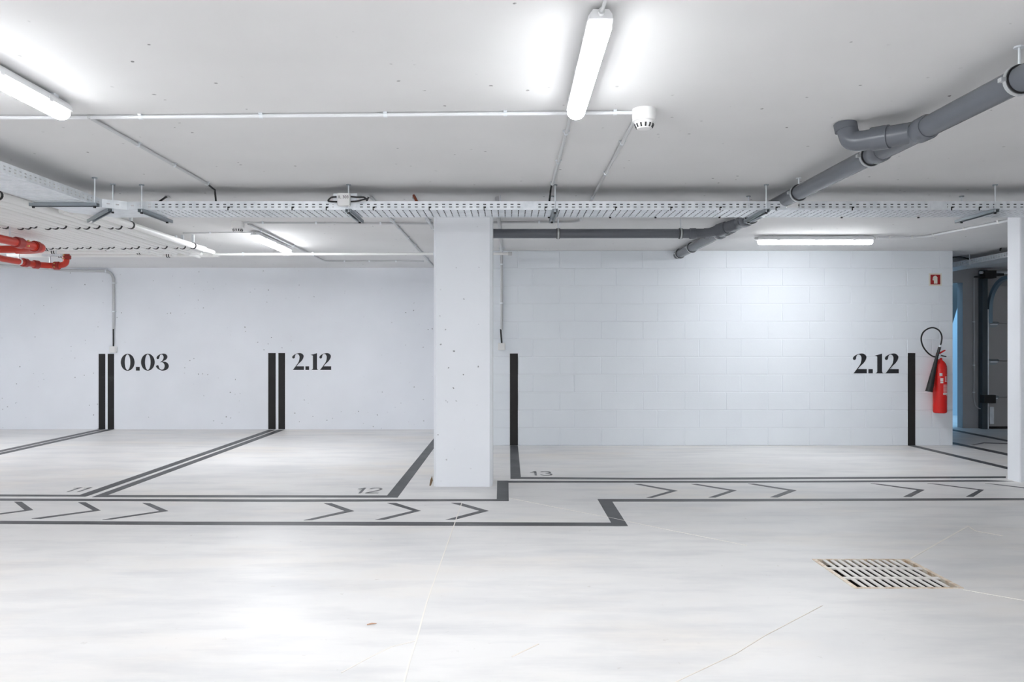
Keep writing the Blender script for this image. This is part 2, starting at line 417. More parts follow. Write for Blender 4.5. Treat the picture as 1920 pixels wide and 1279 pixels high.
CHEV = [
 [(26.6, 941.1), (40.7, 941.1), (62.3, 956.5), (-52, 972), (-69, 971.5), (46.5, 956.8)],
 [(146.1, 942), (160.3, 942), (188.6, 957.4), (76.1, 973), (59.3, 972.5), (174.4, 957.2)],
 [(267.4, 943.6), (281.6, 944.1), (315.2, 958.3), (209, 974.2), (192.1, 974.6), (299.3, 958.4)],
 [(607.6, 944), (622, 944), (663.6, 958.4), (585.5, 975.3), (569.3, 975.8), (646.7, 958.4)],
 [(726, 943.5), (743, 943.5), (789, 957.9), (720.9, 974.8), (703.4, 974.8), (774.3, 957.9)],
 [(845.9, 943.3), (864, 943.3), (916.2, 958.1), (853.7, 974.5), (835.5, 974.8), (899.3, 958.1)],
 [(1189, 907.9), (1200.8, 907.9), (1270.3, 920.4), (1222.9, 933.6), (1212, 933.6), (1256.8, 920.6)],
 [(1295.8, 907.9), (1307.6, 907.9), (1381, 919.8), (1341.4, 933.1), (1328.4, 933.1), (1368.8, 920.1)],
 [(1402, 907.3), (1414, 907.3), (1493.4, 919.8), (1458, 933), (1443.9, 932.5), (1478.5, 919.8)],
 [(1632.4, 906.8), (1645, 907.3), (1733.2, 918.9), (1708.8, 931.7), (1693.9, 931.7), (1719.6, 919.2)],
 [(1738.6, 906.5), (1754.8, 907.3), (1845, 918.7), (1825.2, 931.7), (1810.9, 931.7), (1834.7, 919)],
 [(1846.9, 906.5), (1860.5, 907.3), (1957, 918.3), (1941, 931), (1926, 931), (1945, 918.6)]]
ORD = ['first', 'second', 'third', 'fourth', 'fifth', 'sixth', 'seventh', 'eighth', 'ninth', 'tenth', 'eleventh', 'twelfth', 'thirteenth', 'fourteenth', 'fifteenth', 'sixteenth', 'seventeenth', 'eighteenth']
for k, c in enumerate(CHEV):
    floor_poly('chevron', c, label='grey painted arrow chevron, %s from the left along the walkway' % ORD[k])
def ribbon(q, pts, w, z):
    pts = [Vector((*p, 0)) for p in pts]; L, Rr = [], []
    for i, p in enumerate(pts):
        d = (pts[min(i + 1, len(pts) - 1)] - pts[max(i - 1, 0)]).normalized(); n = Vector((-d.y, d.x, 0)) * w / 2
        L.append(p + n); Rr.append(p - n)
    k = len(q.v); n = len(pts); q.v += [v + Vector((0, 0, z)) for v in L] + [v + Vector((0, 0, z)) for v in Rr]
    for i in range(n - 1): q.f.append((k + i, k + n + i, k + n + i + 1, k + i + 1))
def arcp(cx, cy, rx, ry, a0, a1, n=10): return [(cx + rx * math.cos(math.radians(a0 + (a1 - a0) * k / n)), cy + ry * math.sin(math.radians(a0 + (a1 - a0) * k / n))) for k in range(n + 1)]
STROKES = {'1': [[(0.02, .78), (.14, .80), (.26, .93)], [(.27, 0), (.27, 1.0)]],
           '2': [arcp(.27, .72, .24, .25, 165, -25) + [(.30, .38), (.02, .04)], [(0, .05), (.54, .05)]],
           '3': [arcp(.25, .74, .22, .22, 160, -90), arcp(.25, .27, .26, .24, 90, -165)]}
ADV = {'1': .50, '2': .66, '3': .66}
def floor_digits(txt, px, py_base, h, w):
    b = F(px, py_base); x = 0.0; tot = sum(ADV[c] for c in txt) - .10
    for k, ch in enumerate(txt):
        q = MB()
        for st in STROKES[ch]: ribbon(q, [(b.x + (x + u) * w / tot, b.y + v * h) for u, v in st], .021, .0018)
        q.build('bay_digit', M_DIGIT, floor, label='painted digit %s of bay number %s on the floor' % (ch, txt))
        x += ADV[ch]
floor_digits('11', 116, 922.8, 0.215, 0.15)
floor_digits('12', 662, 925.3, 0.25, 0.205)
floor_digits('13', 994, 892.0, 0.25, 0.21)
# saw-cut joints and cracks in the slab
def joint(pxs, w, m_, label):
    pts = [F(*p) for p in pxs]; b = MB()
    for a, c in zip(pts[:-1], pts[1:]):
        d = (c - a).normalized(); n = Vector((-d.y, d.x, 0)) * w / 2
        q = [a + n, a - n, c - n, c + n]
        b.prism([(p.x, p.y) for p in q], 0, 0.0018)
    b.build('joint', m_, floor, label=label)
joint([(866, 943), (851, 986), (822, 1068), (800, 1130), (781, 1200), (768, 1240), (755, 1290)], 0.006, M_SEAL, 'pale joint line running to the front below the column')
joint([(781, 1202), (735, 1213), (690, 1235), (640, 1262)], 0.004, M_SEAL, 'thin branching crack near the front')
joint([(955, 934), (1060, 955), (1145, 971), (1240, 991), (1400, 1023)], 0.007, M_SEAL, 'pale joint line crossing the slanted walkway line')
joint([(1815, 987), (1707, 1048)], 0.009, M_SEAL, 'pale joint line meeting the far corner of the drain')
joint([(1815, 987), (1830, 996), (1880, 1005)], 0.004, M_CRACK, 'thin crack right of the drain')
joint([(1542, 1136), (1435, 1192), (1380, 1226), (1270, 1278), (1230, 1300)], 0.003, M_CRACK, 'tan joint line from the drain to the front')
joint([(1010, 1208), (960, 1232)], 0.005, M_CRACK, 'short tan crack in the front floor')
joint([(1806, 1106), (1930, 1128)], 0.004, M_SEAL, 'thin joint right of the drain')

# ------------------------------------------------------------------ wall paint
def wall_rect(name, x0, x1, y0, y1, D, parent, label, m_=M_BLACK):
    a, b = P(x0, y1, D), P(x1, y0, D)
    q = MB(); q.box((a.x, D - (0.0016 if parent is wall_bl else 0.0024), max(0.002, a.z)), (b.x, D + 0.001, b.z))
    q.build(name, m_, parent, label=label)
wall_rect('wall_stripe', 185, 197.5, 663.5, 805, YL, wall_bl, 'black wall stripe, left one of the pair beside 0.03')
wall_rect('wall_stripe', 202, 214, 663.5, 805, YL, wall_bl, 'black wall stripe, right one of the pair beside 0.03')
wall_rect('wall_stripe', 503, 517, 662, 805, YL, wall_bl, 'black wall stripe, left one of the pair beside the left 2.12')
wall_rect('wall_stripe', 522, 534.5, 662, 805, YL, wall_bl, 'black wall stripe, right one of the pair beside the left 2.12')
wall_rect('wall_stripe', 956, 971, 663, 835.4, YR, wall_br, 'black wall stripe right of the column')
wall_rect('wall_stripe', 1702, 1716, 662, 835.4, YR, wall_br, 'black wall stripe beside the fire extinguisher')

def smooth_loop(items, sub=6):
    """items: (x, y) smooth or (x, y, 1) corner -> closed polyline, Catmull-Rom between corners"""
    n = len(items); out = []
    for i in range(n):
        p1, p2 = items[i], items[(i + 1) % n]
        c1, c2 = len(p1) == 3, len(p2) == 3
        if c1 and c2: out.append(p1[:2]); continue
        p0 = p1 if c1 else items[i - 1]; p3 = p2 if c2 else items[(i + 2) % n]
        for s in range(sub):
            t = s / sub
            out.append(tuple(0.5 * (2 * p1[k] + (p2[k] - p0[k]) * t + (2 * p0[k] - 5 * p1[k] + 4 * p2[k] - p3[k]) * t * t + (3 * p1[k] - p0[k] - 3 * p2[k] + p3[k]) * t ** 3) for k in (0, 1)))
    return out
G2 = smooth_loop([(180, 875, 1), (610, 875, 1), (610, 735, 1), (318, 735, 1), (400, 640), (500, 545), (570, 445), (598, 345), (570, 280), (510, 238), (440, 225), (350, 240), (260, 275), (195, 320), (158, 370), (160, 405), (180, 432), (208, 438), (240, 425), (260, 390), (265, 340), (290, 285), (340, 260), (390, 275), (430, 330), (438, 400), (425, 500), (390, 590), (320, 690), (250, 785)])
G1 = smooth_loop([(862, 298, 1), (990, 265, 1), (1075, 240, 1), (1110, 228, 1), (1110, 800, 1), (1122, 845), (1160, 875, 1), (895, 875, 1), (942, 845), (955, 800, 1), (955, 345, 1), (940, 318), (900, 308)])
GDOT = [(665, 735), (808, 735), (808, 875), (665, 875)]
def ell(cx, cy, rx, ry): return [(cx + rx * math.cos(2 * PI * k / 40), cy + ry * math.sin(2 * PI * k / 40)) for k in range(40)]
G3 = smooth_loop([(1372, 365), (1388, 328), (1430, 285), (1500, 250), (1600, 230), (1690, 260), (1727, 330), (1700, 405), (1640, 450), (1560, 487, 1), (1660, 500), (1742, 550), (1772, 640), (1742, 720), (1670, 770), (1560, 787), (1460, 755), (1385, 700), (1356, 650), (1375, 618), (1410, 608), (1440, 630), (1452, 680), (1485, 735), (1540, 755), (1602, 735), (1637, 660), (1630, 590), (1590, 530), (1540, 510), (1480, 518, 1), (1555, 465, 1), (1595, 400), (1602, 330), (1575, 275), (1530, 260), (1487, 285), (1467, 340), (1450, 392), (1415, 412), (1385, 400)])
def wall_number(loops_list, ox, oy, D, parent, text):
    root = None
    for k, loops in enumerate(loops_list):
        sp = [[((ox + x / 17.455 - VX) * D / F_PX, CAMH + (VY - (oy + y / 17.455)) * D / F_PX) for x, y in lp] for lp in loops]
        me = curve_mesh(sp, 0.0008)
        M = Matrix(((1, 0, 0, 0), (0, 0, 1, D - (0.0016 if parent is wall_bl else 0.0026)), (0, 1, 0, 0), (0, 0, 0, 1)))
        mesh_obj('painted_character', me, M_INK, parent, M, label='black serif character %s of the wall number %s' % (text[0][k], text[1]))
sh = lambda lp, d: [(x + d, y) for x, y in lp]
n212 = [[G2], [GDOT], [G1], [sh(G2, 1047)]]
wall_number(n212, 1590, 650, YR, wall_br, ('2.12', '2.12 beside the extinguisher'))
def scaled(l, s, dx, dy): return [[[(x * s + dx, y * s + dy) for x, y in lp] for lp in g] for g in l]
wall_number(scaled(n212, 0.85, 145, 20), 532, 650, YL, wall_bl, ('2.12', '2.12 left of the column'))
wall_number([[ell(428, 513, 225, 277), ell(423, 513, 92, 256)], [[(697, 663), (820, 663), (820, 785), (697, 785)]],
             [ell(1088, 510, 224, 277), ell(1085, 510, 92, 256)], [G3]], 215, 650, YL, wall_bl, ('0.03', '0.03'))

# ------------------------------------------------------------------ floor drain
dr = thing('floor_drain', ((GX0 + GX1) / 2, (GY0 + GY1) / 2, 0), 'square rust-stained metal drain grating set in the floor', 'drain')
m = MB()
m.box((GX0 - .02, GY0 - .02, -.85), (GX1 + .02, GY1 + .02, -.83))
for lo, hi in (((GX0 - .02, GY0 - .02, -.85), (GX0, GY1 + .02, -.003)), ((GX1, GY0 - .02, -.85), (GX1 + .02, GY1 + .02, -.003)), ((GX0, GY0 - .02, -.85), (GX1, GY0, -.003)), ((GX0, GY1, -.85), (GX1, GY1 + .02, -.003))): m.box(lo, hi)
m.build('pit', M_PIT, dr)
m = MB(); t = 0.022
for lo, hi in (((GX0, GY0, -.03), (GX0 + t, GY1, .003)), ((GX1 - t, GY0, -.03), (GX1, GY1, .003)), ((GX0 + t, GY0, -.03), (GX1 - t, GY0 + t * .6, .003)), ((GX0 + t, GY1 - t * .6, -.03), (GX1 - t, GY1, .003))): m.box(lo, hi)
m.build('grate_frame', M_GRATE, dr)
nb = 12; step = (GX1 - GX0 - 2 * t) / nb
for k in range(1, nb):
    x = GX0 + t + step * k
    q = MB(); q.box((x - .0095, GY0 + t * .6, -.004), (x + .0095, GY1 - t * .6, .0015)); q.build('bar', M_BAR, dr)
for k in (1, 2):
    y = GY0 + (GY1 - GY0) * k / 3
    q = MB(); q.box((GX0 + t, y - .013, -.005), (GX1 - t, y + .013, .0022)); q.build('crossbar', M_BAR, dr)

# ------------------------------------------------------------------ tube lights
LL = 1.075
def make_lamp(label):
    t = thing('tube_light', (0, 0, CEIL), label, 'light', 'tube lights on the ceiling')
    def prof_ex(name, prof, y0, y1, m_, smooth=True, taper=0.0):
        q = MB(); n = len(prof); ys = [y0, y0 + .02, y1 - .02, y1]; sc = [1 - taper, 1, 1, 1 - taper]
        for y, s in zip(ys, sc):
            for x, z in prof: q.v.append(Vector((x * s, y, CEIL + (z if taper == 0 else -.048 + (z + .048) * s))))
        for i in range(3):
            for k in range(n):
                a, b = i * n + k, i * n + (k + 1) % n; q.f.append((a, a + n, b + n, b))
        q.f.append(tuple(range(n))); q.f.append(tuple(3 * n + k for k in reversed(range(n))))
        return q.build(name, m_, t, smooth=smooth)
    prof_ex('housing', [(-.030, -.012), (.030, -.012), (.043, -.030), (.045, -.048), (-.045, -.048), (-.043, -.030)], -LL / 2, LL / 2, M_LAMPBODY, taper=0.08)
    d = [(-.043, -.048)] + [(-.043 * math.cos(a) if abs(math.cos(a)) < .86 else -.0415 * (1 if math.cos(a) > 0 else -1), -.058 - .038 * math.sin(a)) for a in [PI * k / 10 for k in range(11)]] + [(.043, -.048)]
    prof_ex('diffuser', list(reversed(d)), -LL / 2 + .012, LL / 2 - .012, M_GLOW, taper=0.12)
    for y in (-.42, .42):
        q = MB(); q.box((-.028, y - .02, CEIL - .0125), (.028, y + .02, CEIL)); q.build('mounting_bracket', M_GALV, t)
    for s in (-1, 1):
        q = MB(); q.tube([(0, s * (LL / 2 - .005), CEIL - .030), (0, s * (LL / 2 + .022), CEIL - .030)], .012, 12); q.build('cable_gland', M_PLASTICG, t, smooth=True)
        for y in (-.35, .0, .35):
            q = MB(); q.box((s * .0445 - .002, y - .014, CEIL - .056), (s * .0445 + .002, y + .014, CEIL - .036)); q.build('latch', M_LAMPBODY, t)
    return t
YN, YF = 3.29, 8.53
lamp0 = make_lamp('x')
lamp0['label'] = ('lit tube light at the top centre, nearest the smoke detector')
lamp0.location = (0.318, YN, CEIL)
def lamp(loc, rz, label, sy=1.0, glow_m=None):
    o = copy_tree(lamp0, loc, rz); o['label'] = label; o.scale.y = sy
    if glow_m:
        for c in o.children:
            if c.name.startswith('diffuser'): c.data = c.data.copy(); c.data.materials.clear(); c.data.materials.append(glow_m)
    return o
lamp((-2.16, YN, CEIL), 0, 'lit tube light cut by the left edge near the ceiling top', 1.0, M_GLOW_NEAR)
lamp((-2.56, YF, CEIL), 0, 'small far tube light beyond the tray, left of the column', 1.13, M_GLOW_FAR)
lamp((3.20, 8.28, CEIL), PI / 2, 'tube light lying sideways above the white block wall', 1.13, M_GLOW_DIM)
for k, (x, y) in enumerate([(-4.64, -1.5), (-2.16, -1.5), (0.318, -1.5), (2.8, -1.5), (-4.64, -5.0), (-2.16, -5.0), (0.318, -5.0), (2.8, -5.0)]):
    lamp((x, y, CEIL), 0, 'tube light on the ceiling behind the camera, %s of its rows' % ORD[k])
lamp((-6.5, 8.4, CEIL), 0, 'tube light outside the view above the leftmost bay')
for c in lamp0.children:
    if c.name.startswith('diffuser'): c.data = c.data.copy(); c.data.materials.clear(); c.data.materials.append(M_GLOW_NEAR)
q = MB(); q.tube(fillet([(0.318, YN - LL / 2 - .02, CEIL - .03), (0.325, YN - LL / 2 - .10, CEIL - .02), (0.33, YN - LL / 2 - .5, CEIL - .012)], .05), .006, 10)
q.build('lamp_cable', M_CONDUIT, smooth=True, label='grey cable leaving the near end of the top centre light', cat='cable')

# ------------------------------------------------------------------ conduits with clips
def axis_clip(root, p, d, r, m_=M_GALV, name='clip', w=.018, up=Vector((0, 0, 1))):
    p, d = Vector(p), Vector(d).normalized(); q = MB()
    q.tube([p - d * w / 2, p + d * w / 2], r * 1.32, 12)
    s = d.cross(up).normalized(); c = p + up * r * .9
    a = [c + s * sx * r * 2.0 + d * sd * w / 2 + up * uz for uz in (-r * .35, r * .45) for sx, sd in ((-1, -1), (1, -1), (1, 1), (-1, 1))]
    q.quadbox(a)
    q.build(name, m_, root, smooth=True)
def conduit(name, pts, r, label, cat='conduit', m_=M_CONDUIT, clips=(), fr=.09, group=None, seg=12, clip_m=M_GALV, up=None):
    q = MB(); q.tube(fillet(pts, fr) if len(pts) > 2 else pts, r, seg)
    o = q.build(name, m_, smooth=True, label=label, cat=cat, group=group)
    for c in clips:
        i, t = c[0], c[1]; a, b = Vector(pts[i]), Vector(pts[i + 1])
        u = c[2] if len(c) > 2 else Vector((0, 0, 1))
        axis_clip(o, a.lerp(b, t), b - a, r, clip_m, up=u)
    return o
ZC = CEIL - .014
conduit('conduit', [(-5.4, 4.04, ZC), (-2.18, 4.04, ZC), (.64, 3.955, ZC)], .0095, 'white conduit crossing the ceiling between the two near lights', m_=M_CONDUITW,
        clips=[(0, .82), (1, .105), (1, .325), (1, .55), (1, .765), (1, .96)], fr=.02)
conduit('conduit', [(-2.15, 4.03, ZC), (-2.165, 5.66, ZC)], .0095, 'grey conduit from the left light towards the cable tray', clips=[(0, .33), (0, .64), (0, .99)])
conduit('conduit', [(.31, 3.90, ZC), (.305, 5.66, ZC)], .0095, 'grey conduit from the centre light towards the cable tray', clips=[(0, .24), (0, .62), (0, .99)])
conduit('conduit', [(.645, 4.02, ZC), (.645, 7.25, ZC), (.58, 7.32, ZC), (-.65, 7.38, ZC)], .0095, 'grey conduit from the smoke detector over the tray to the column', clips=[(0, .16), (0, .40), (0, .66), (0, .97), (2, .25)], fr=.04)
q = MB(); q.tube([(-2.166, 5.655, ZC), (-2.168, 5.80, ZC - .012), (-2.168, 5.84, CEIL - .17)], .007, 8); q.build('cable_drop', M_CABLE, smooth=True, label='black cable dropping into the tray from the left conduit', cat='cable')
q = MB(); q.tube(fillet([(.30, 5.655, ZC), (.298, 5.78, ZC - .02), (.285, 5.86, CEIL - .17)], .04), .007, 8); q.build('cable_drop', M_CABLE, smooth=True, label='black cable dropping into the tray from the centre conduit', cat='cable')
conduit('conduit', [(-.72, 7.42, ZC), (-2.48, 7.36, ZC)], .009, 'thin conduit from the far detector to the column', clips=[(0, .28), (0, .62), (0, .9)])
conduit('conduit', [(-2.60, 7.95, ZC), (-3.32, 8.02, ZC)], .007, 'thin conduit left of the far detector', clips=[(0, .6)])
conduit('conduit', [(-2.465, 7.44, ZC), (-2.475, 10.55, ZC), (-1.15, 10.55, ZC)], .010, 'conduit passing the far light and turning along the rear wall', clips=[(0, .12), (0, .5), (0, .75), (1, .2), (1, .45), (1, .72)], fr=.06)
conduit('conduit', [(-1.08, 6.15, ZC), (-1.08, 11.35, ZC), (-.70, 11.4, ZC)], .013, 'grey conduit on the ceiling left of the column, running back', clips=[(0, .21), (0, .29), (0, .42), (0, .54), (0, .67), (0, .80)], fr=.06)
conduit('conduit', [(-.748, 6.15, ZC), (-.748, 8.6, ZC)], .015, 'grey conduit on the ceiling touching the column side', clips=[(0, .45), (0, .62)])
XV = -.098
WUP = Vector((0, 1, 0))
wb = P(938.5, 618, YR - .02)
conduit('conduit', [(-.10, 6.15, CEIL - .02), (XV, YR - .03, CEIL - .02), (XV, YR - .02, wb.z)], .0165, 'stout grey conduit right of the column dropping down the block wall', m_=M_CONDUIT,
        clips=[(0, .55), (0, .93), (1, .16, WUP), (1, .66, WUP)], fr=.16)
lw = P(213, 617, YL - .02)
conduit('conduit', [(-7.5, 10.5, CEIL - .022), (-6.3, YL - .03, CEIL - .05), (lw.x, YL - .022, CEIL - .05), (lw.x, YL - .022, lw.z)], .0185, 'grey conduit along the top of the left rear wall bending down to a box',
        clips=[(1, .8, WUP), (2, .21, WUP), (2, .70, WUP)], fr=.15, m_=M_CONDUIT)
def wall_box(px, py, D, w, h, label, cx0, cy0, cx1, cy1):
    c = P(px, py, D); b = thing('junction_box', (c.x, D, c.z - h / 2), label, 'junction box')
    q = MB(); q.box((c.x - w / 2, D - .045, c.z - h / 2), (c.x + w / 2, D, c.z + h / 2)); q.build('body', M_PLASTIC, b, bevel=.006)
    q = MB(); q.box((c.x - w / 2 + .006, D - .049, c.z - h / 2 + .006), (c.x + w / 2 - .006, D - .044, c.z + h / 2 - .006)); q.build('cover', M_PLASTIC, b, bevel=.003)
    q = MB(); q.tube([P(cx0, cy0, D - .02), P(cx1, cy1, D - .022)], .010, 10); q.build('cable', M_CABLE, b, smooth=True)
wall_box(214, 655.5, YL, .095, .095, 'small white junction box above the stripes beside 0.03', 212.5, 616, 212.6, 650)
wall_box(940.5, 650, YR, .088, .085, 'small white junction box on the block wall right of the column', 938.7, 617, 940.8, 644)

# ------------------------------------------------------------------ smoke detectors
def detector(x, y, label):
    t = thing('smoke_detector', (x, y, CEIL), label, 'smoke detector')
    q = MB(); q.lathe((x, y, CEIL - .062), [(.050, 0), (.058, .004), (.060, .03), (.060, .062)]); q.build('base', M_PLASTIC, t, smooth=True)
    q = MB(); q.lathe((x, y, CEIL - .100), [(.018, 0), (.034, .003), (.044, .018), (.047, .038)]); q.build('head', M_PLASTIC, t, smooth=True)
    for k in range(12):
        a = 2 * PI * k / 12; c, s = math.cos(a), math.sin(a)
        p0 = Vector((x + .0385 * c, y + .0385 * s, CEIL - .092)); p1 = Vector((x + .0468 * c, y + .0468 * s, CEIL - .074))
        q = MB(); q.tube([p0, p1], .0045, 6); q.build('vent_slot', M_DARK, t)
detector(.672, 3.95, 'white round smoke detector on the ceiling beside the centre light')
detector(-2.545, 7.38, 'small far smoke detector beyond the tray, beside the far light')

# ------------------------------------------------------------------ cable trays
ZB, ZT = CAMH + 1.028, CAMH + 1.084            # tray bottom and rim height
TY0, TY1 = 5.77, 6.10
FV = [0, .017, .024, .036, .043, ZT - ZB]
def slots(L, period, w, phase=.015):
    us = [0.0]; k = 0
    while phase + k * period + w < L - .004:
        us += [phase + k * period, phase + k * period + w]; k += 1
    return us + [L]
def flange(root, o, u, L, skip=None, name='side_rail'):
    us = slots(L, .05, .021); q = MB()
    q.perf(o, u, (0, 0, 1), us, FV, lambda i, j: i % 2 == 1 and j in (1, 3) and i < len(us) - 2 and not (skip and skip(us[i])))
    return q.build(name, M_GALV, root, solid=.0016)
def rim(root, a, b, inward):
    a, b, w = Vector(a), Vector(b), Vector(inward) * .013; q = MB()
    q.quadbox([a, b, b + w, a + w] + [p + Vector((0, 0, .006)) for p in (a, b, b + w, a + w)])
    q.build('rim', M_GALV, root)
def tray_bottom(root, o, u, v, L, W):
    us = slots(L, .05, .008, .02)
    vs = [0, .014]; n = 5; d = (W - .028 - (n - 1) * .014) / n
    for k in range(n): vs += [vs[-1] + d] + ([vs[-1] + d + .014] if k < n - 1 else [])
    vs = [0]
    p = .014
    for k in range(n):
        vs += [p, p + d]; p += d + .014
    vs.append(W)
    q = MB(); q.perf(o, u, v, us, vs, lambda i, j: i % 2 == 1 and i < len(us) - 2 and j % 2 == 1)
    q.build('tray_bottom', M_GALV, root, solid=.0016)
X0, X1 = -2.66, 6.2
NX0, NX1 = P(1474, 0, TY0).x, P(1499, 0, TY0).x       # notch that lets the drain pipe through
tr = thing('cable_tray', ((X0 + X1) / 2, (TY0 + TY1) / 2, ZB), 'long perforated steel cable tray hanging across the whole view', 'cable tray')
flange(tr, (X0, TY0, ZB), (1, 0, 0), NX0 - X0); flange(tr, (NX1, TY0, ZB), (1, 0, 0), X1 - NX1)
flange(tr, (X0, TY1, ZB), (1, 0, 0), NX0 - .12 - X0); flange(tr, (NX1 + .06, TY1, ZB), (1, 0, 0), X1 - NX1 - .06)
rim(tr, (X0, TY0, ZT), (NX0, TY0, ZT), (0, 1, 0)); rim(tr, (NX1, TY0, ZT), (X1, TY0, ZT), (0, 1, 0))
tray_bottom(tr, (X0, TY0, ZB), (1, 0, 0), (0, 1, 0), X1 - X0, TY1 - TY0)
q = MB(); q.box((NX0, TY0 - .001, ZB), (NX1, TY0 + .001, ZB + .016)); q.build('notch_plate', M_GALV, tr)
for px in (428, 548, 612, 700, 805, 908, 1022, 1154, 1258, 1350, 1455, 1598, 1784, 1836):  # dark hooks for the rail tabs, their shadow put into the colour
    x = P(px, 0, TY0).x; q = MB()
    q.box((x - .004, TY0 - .007, ZB + .012), (x + .012, TY0 - .001, ZB + .022)); q.box((x - .004, TY0 - .007, ZB - .006), (x + .002, TY0 - .001, ZB + .014))
    q.build('tab_shadow_hook', M_DARK, tr)
for px, py in ((1029, 406), (1144, 407), (1229, 406), (1349, 405), (1578, 404), (1722, 404)):
    x = P(px, 0, TY1 - .02).x; q = MB(); q.tube([(x, TY1 - .02, ZB - .010), (x, TY1 - .02, ZB)], .008, 8); q.build('bolt', M_DARK, tr)
for x in (P(994, 0, TY0).x, P(1760, 0, TY0).x):
    q = MB(); q.box((x - .06, TY0 - .004, ZB + .004), (x + .06, TY0 - .0015, ZT - .004)); q.build('joint_plate', M_GALV, tr)

for k, (yy, zz) in enumerate(((.022, .014), (.022, .037), (.060, .013), (.100, .013), (.150, .013), (.195, .013), (.240, .013), (.290, .013))):  # unseen cables added so the rail slots read dark
    q = MB(); q.tube([(X0 + .05, TY0 + yy, ZB + zz), (2.02 - .16, TY0 + yy, ZB + zz)], .0105, 8)
    q.build('slot_darkening_cable', M_CABLE, smooth=True, label='black cable added in the long tray to darken its slots, %s from its front rail' % ORD[k], cat='cable', group='slot-darkening cables in the long tray')
    q = MB(); q.tube([(2.02 + .10, TY0 + yy, ZB + zz), (X1, TY0 + yy, ZB + zz)], .0105, 8)
    q.build('slot_darkening_cable', M_CABLE, smooth=True, label='black cable added to darken the tray slots right of the drain pipe, %s from its front rail' % ORD[k], cat='cable', group='slot-darkening cables in the long tray')
LX0, LX1 = -3.28, -2.93
LY0, LY1 = 2.2, 5.58
tl = thing('cable_tray', ((LX0 + LX1) / 2, (LY0 + LY1) / 2, ZB), 'perforated steel cable tray running out of view at upper left', 'cable tray')
flange(tl, (LX1, LY0, ZB), (0, 1, 0), LY1 - LY0); flange(tl, (LX0, LY0, ZB), (0, 1, 0), LY1 - LY0)
rim(tl, (LX1, LY0, ZT), (LX1, LY1, ZT), (-1, 0, 0))
tray_bottom(tl, (LX0, LY0, ZB), (0, 1, 0), (1, 0, 0), LY1 - LY0, LX1 - LX0)
te = thing('tray_elbow', (-3.0, 5.85, ZB), 'plain steel elbow joining the two cable trays at left', 'cable tray')
EL = [(LX0, LY1), (LX1, LY1), (LX1, 5.67), (-2.80, TY0), (X0, TY0), (X0, TY1), (-3.05, TY1), (LX0, 5.87)]
q = MB(); q.prism(EL, ZB - .0012, ZB + .0005); q.build('tray_bottom', M_GALV, te)
for i in (1, 2, 3, 5, 6, 7):
    q = MB()
    a, b = Vector((*EL[i], ZB)), Vector((*EL[(i + 1) % 8], ZB)); L = (b - a).length
    u = (b - a) / L; us = slots(L, .06, .022, .03)
    q.perf(a, u, (0, 0, 1), us, [0, .026, .034, ZT - ZB + .004], lambda i_, j_: i_ % 2 == 1 and i_ < len(us) - 2 and j_ == 1)
    q.build('side_rail', M_GALV, te, solid=.0016)

def channel(q, a, b, w=.041, h=.024):
    a, b = Vector(a), Vector(b); d = (b - a).normalized(); s = Vector((-d.y, d.x, 0)); up = Vector((0, 0, 1))
    def bar(s0, s1, z0, z1):
        q.quadbox([a + s * s0 + up * z0, b + s * s0 + up * z0, b + s * s1 + up * z0, a + s * s1 + up * z0, a + s * s0 + up * z1, b + s * s0 + up * z1, b + s * s1 + up * z1, a + s * s1 + up * z1])
    t = .0025
    bar(-w / 2, w / 2, -t, 0); bar(-w / 2, -w / 2 + t, -h, -t); bar(w / 2 - t, w / 2, -h, -t)
    bar(-w / 2, -w / 2 + .010, -h, -h + t); bar(w / 2 - .010, w / 2, -h, -h + t)
def hanger(a, b, ra, rb, label):
    a, b = Vector((*a, ZB - .002)), Vector((*b, ZB - .002))
    t = thing('tray_hanger', ((a.x + b.x) / 2, (a.y + b.y) / 2, ZB - .026), label, 'hanger', 'strut hangers under the trays')
    q = MB(); channel(q, a, b); q.build('strut', M_STRUT, t)
    for r in (ra, rb):
        if r is None: continue
        q = MB(); q.tube([(r[0], r[1], ZB - .034), (r[0], r[1], CEIL)], .0045, 8)
        ro = q.build('rod', M_GALV, t, smooth=True)
        q = MB(); q.tube([(r[0], r[1], CEIL - .008), (r[0], r[1], CEIL)], .018, 10); q.build('anchor_washer', M_STRUT, ro)
        q = MB(); q.tube([(r[0], r[1], ZB - .036), (r[0], r[1], ZB - .025)], .010, 6); q.build('nut', M_DARK, ro)
def strut_y(x, label, back=True):
    hanger((x, 5.715), (x, 6.22), (x, 5.735), (x, 6.16) if back else None, label)
strut_y(-2.675, 'steel hanger under the tray right of the elbow')
strut_y(-1.172, 'steel hanger under the tray at the IL 303 box')
strut_y(.328, 'steel hanger under the tray right of the column')
strut_y(1.862, 'steel hanger under the tray beside the drain pipe notch')
strut_y(3.525, 'steel hanger under the tray near the right edge')
hanger((-2.885, 5.70), (-3.30, 6.20), (-2.875, 5.715), None, 'slanting steel hanger under the tray elbow')
hanger((-2.87, 5.50), (-3.34, 5.50), (-2.893, 5.50), (-3.32, 5.50), 'steel hanger crossing under the left tray end')
q = MB(); q.tube([(-.075, 6.135, ZB + .01), (-.075, 6.135, CEIL)], .005, 8); q.build('hanger_rod', M_GALV, label='thin threaded rod behind the tray above the column', cat='rod')

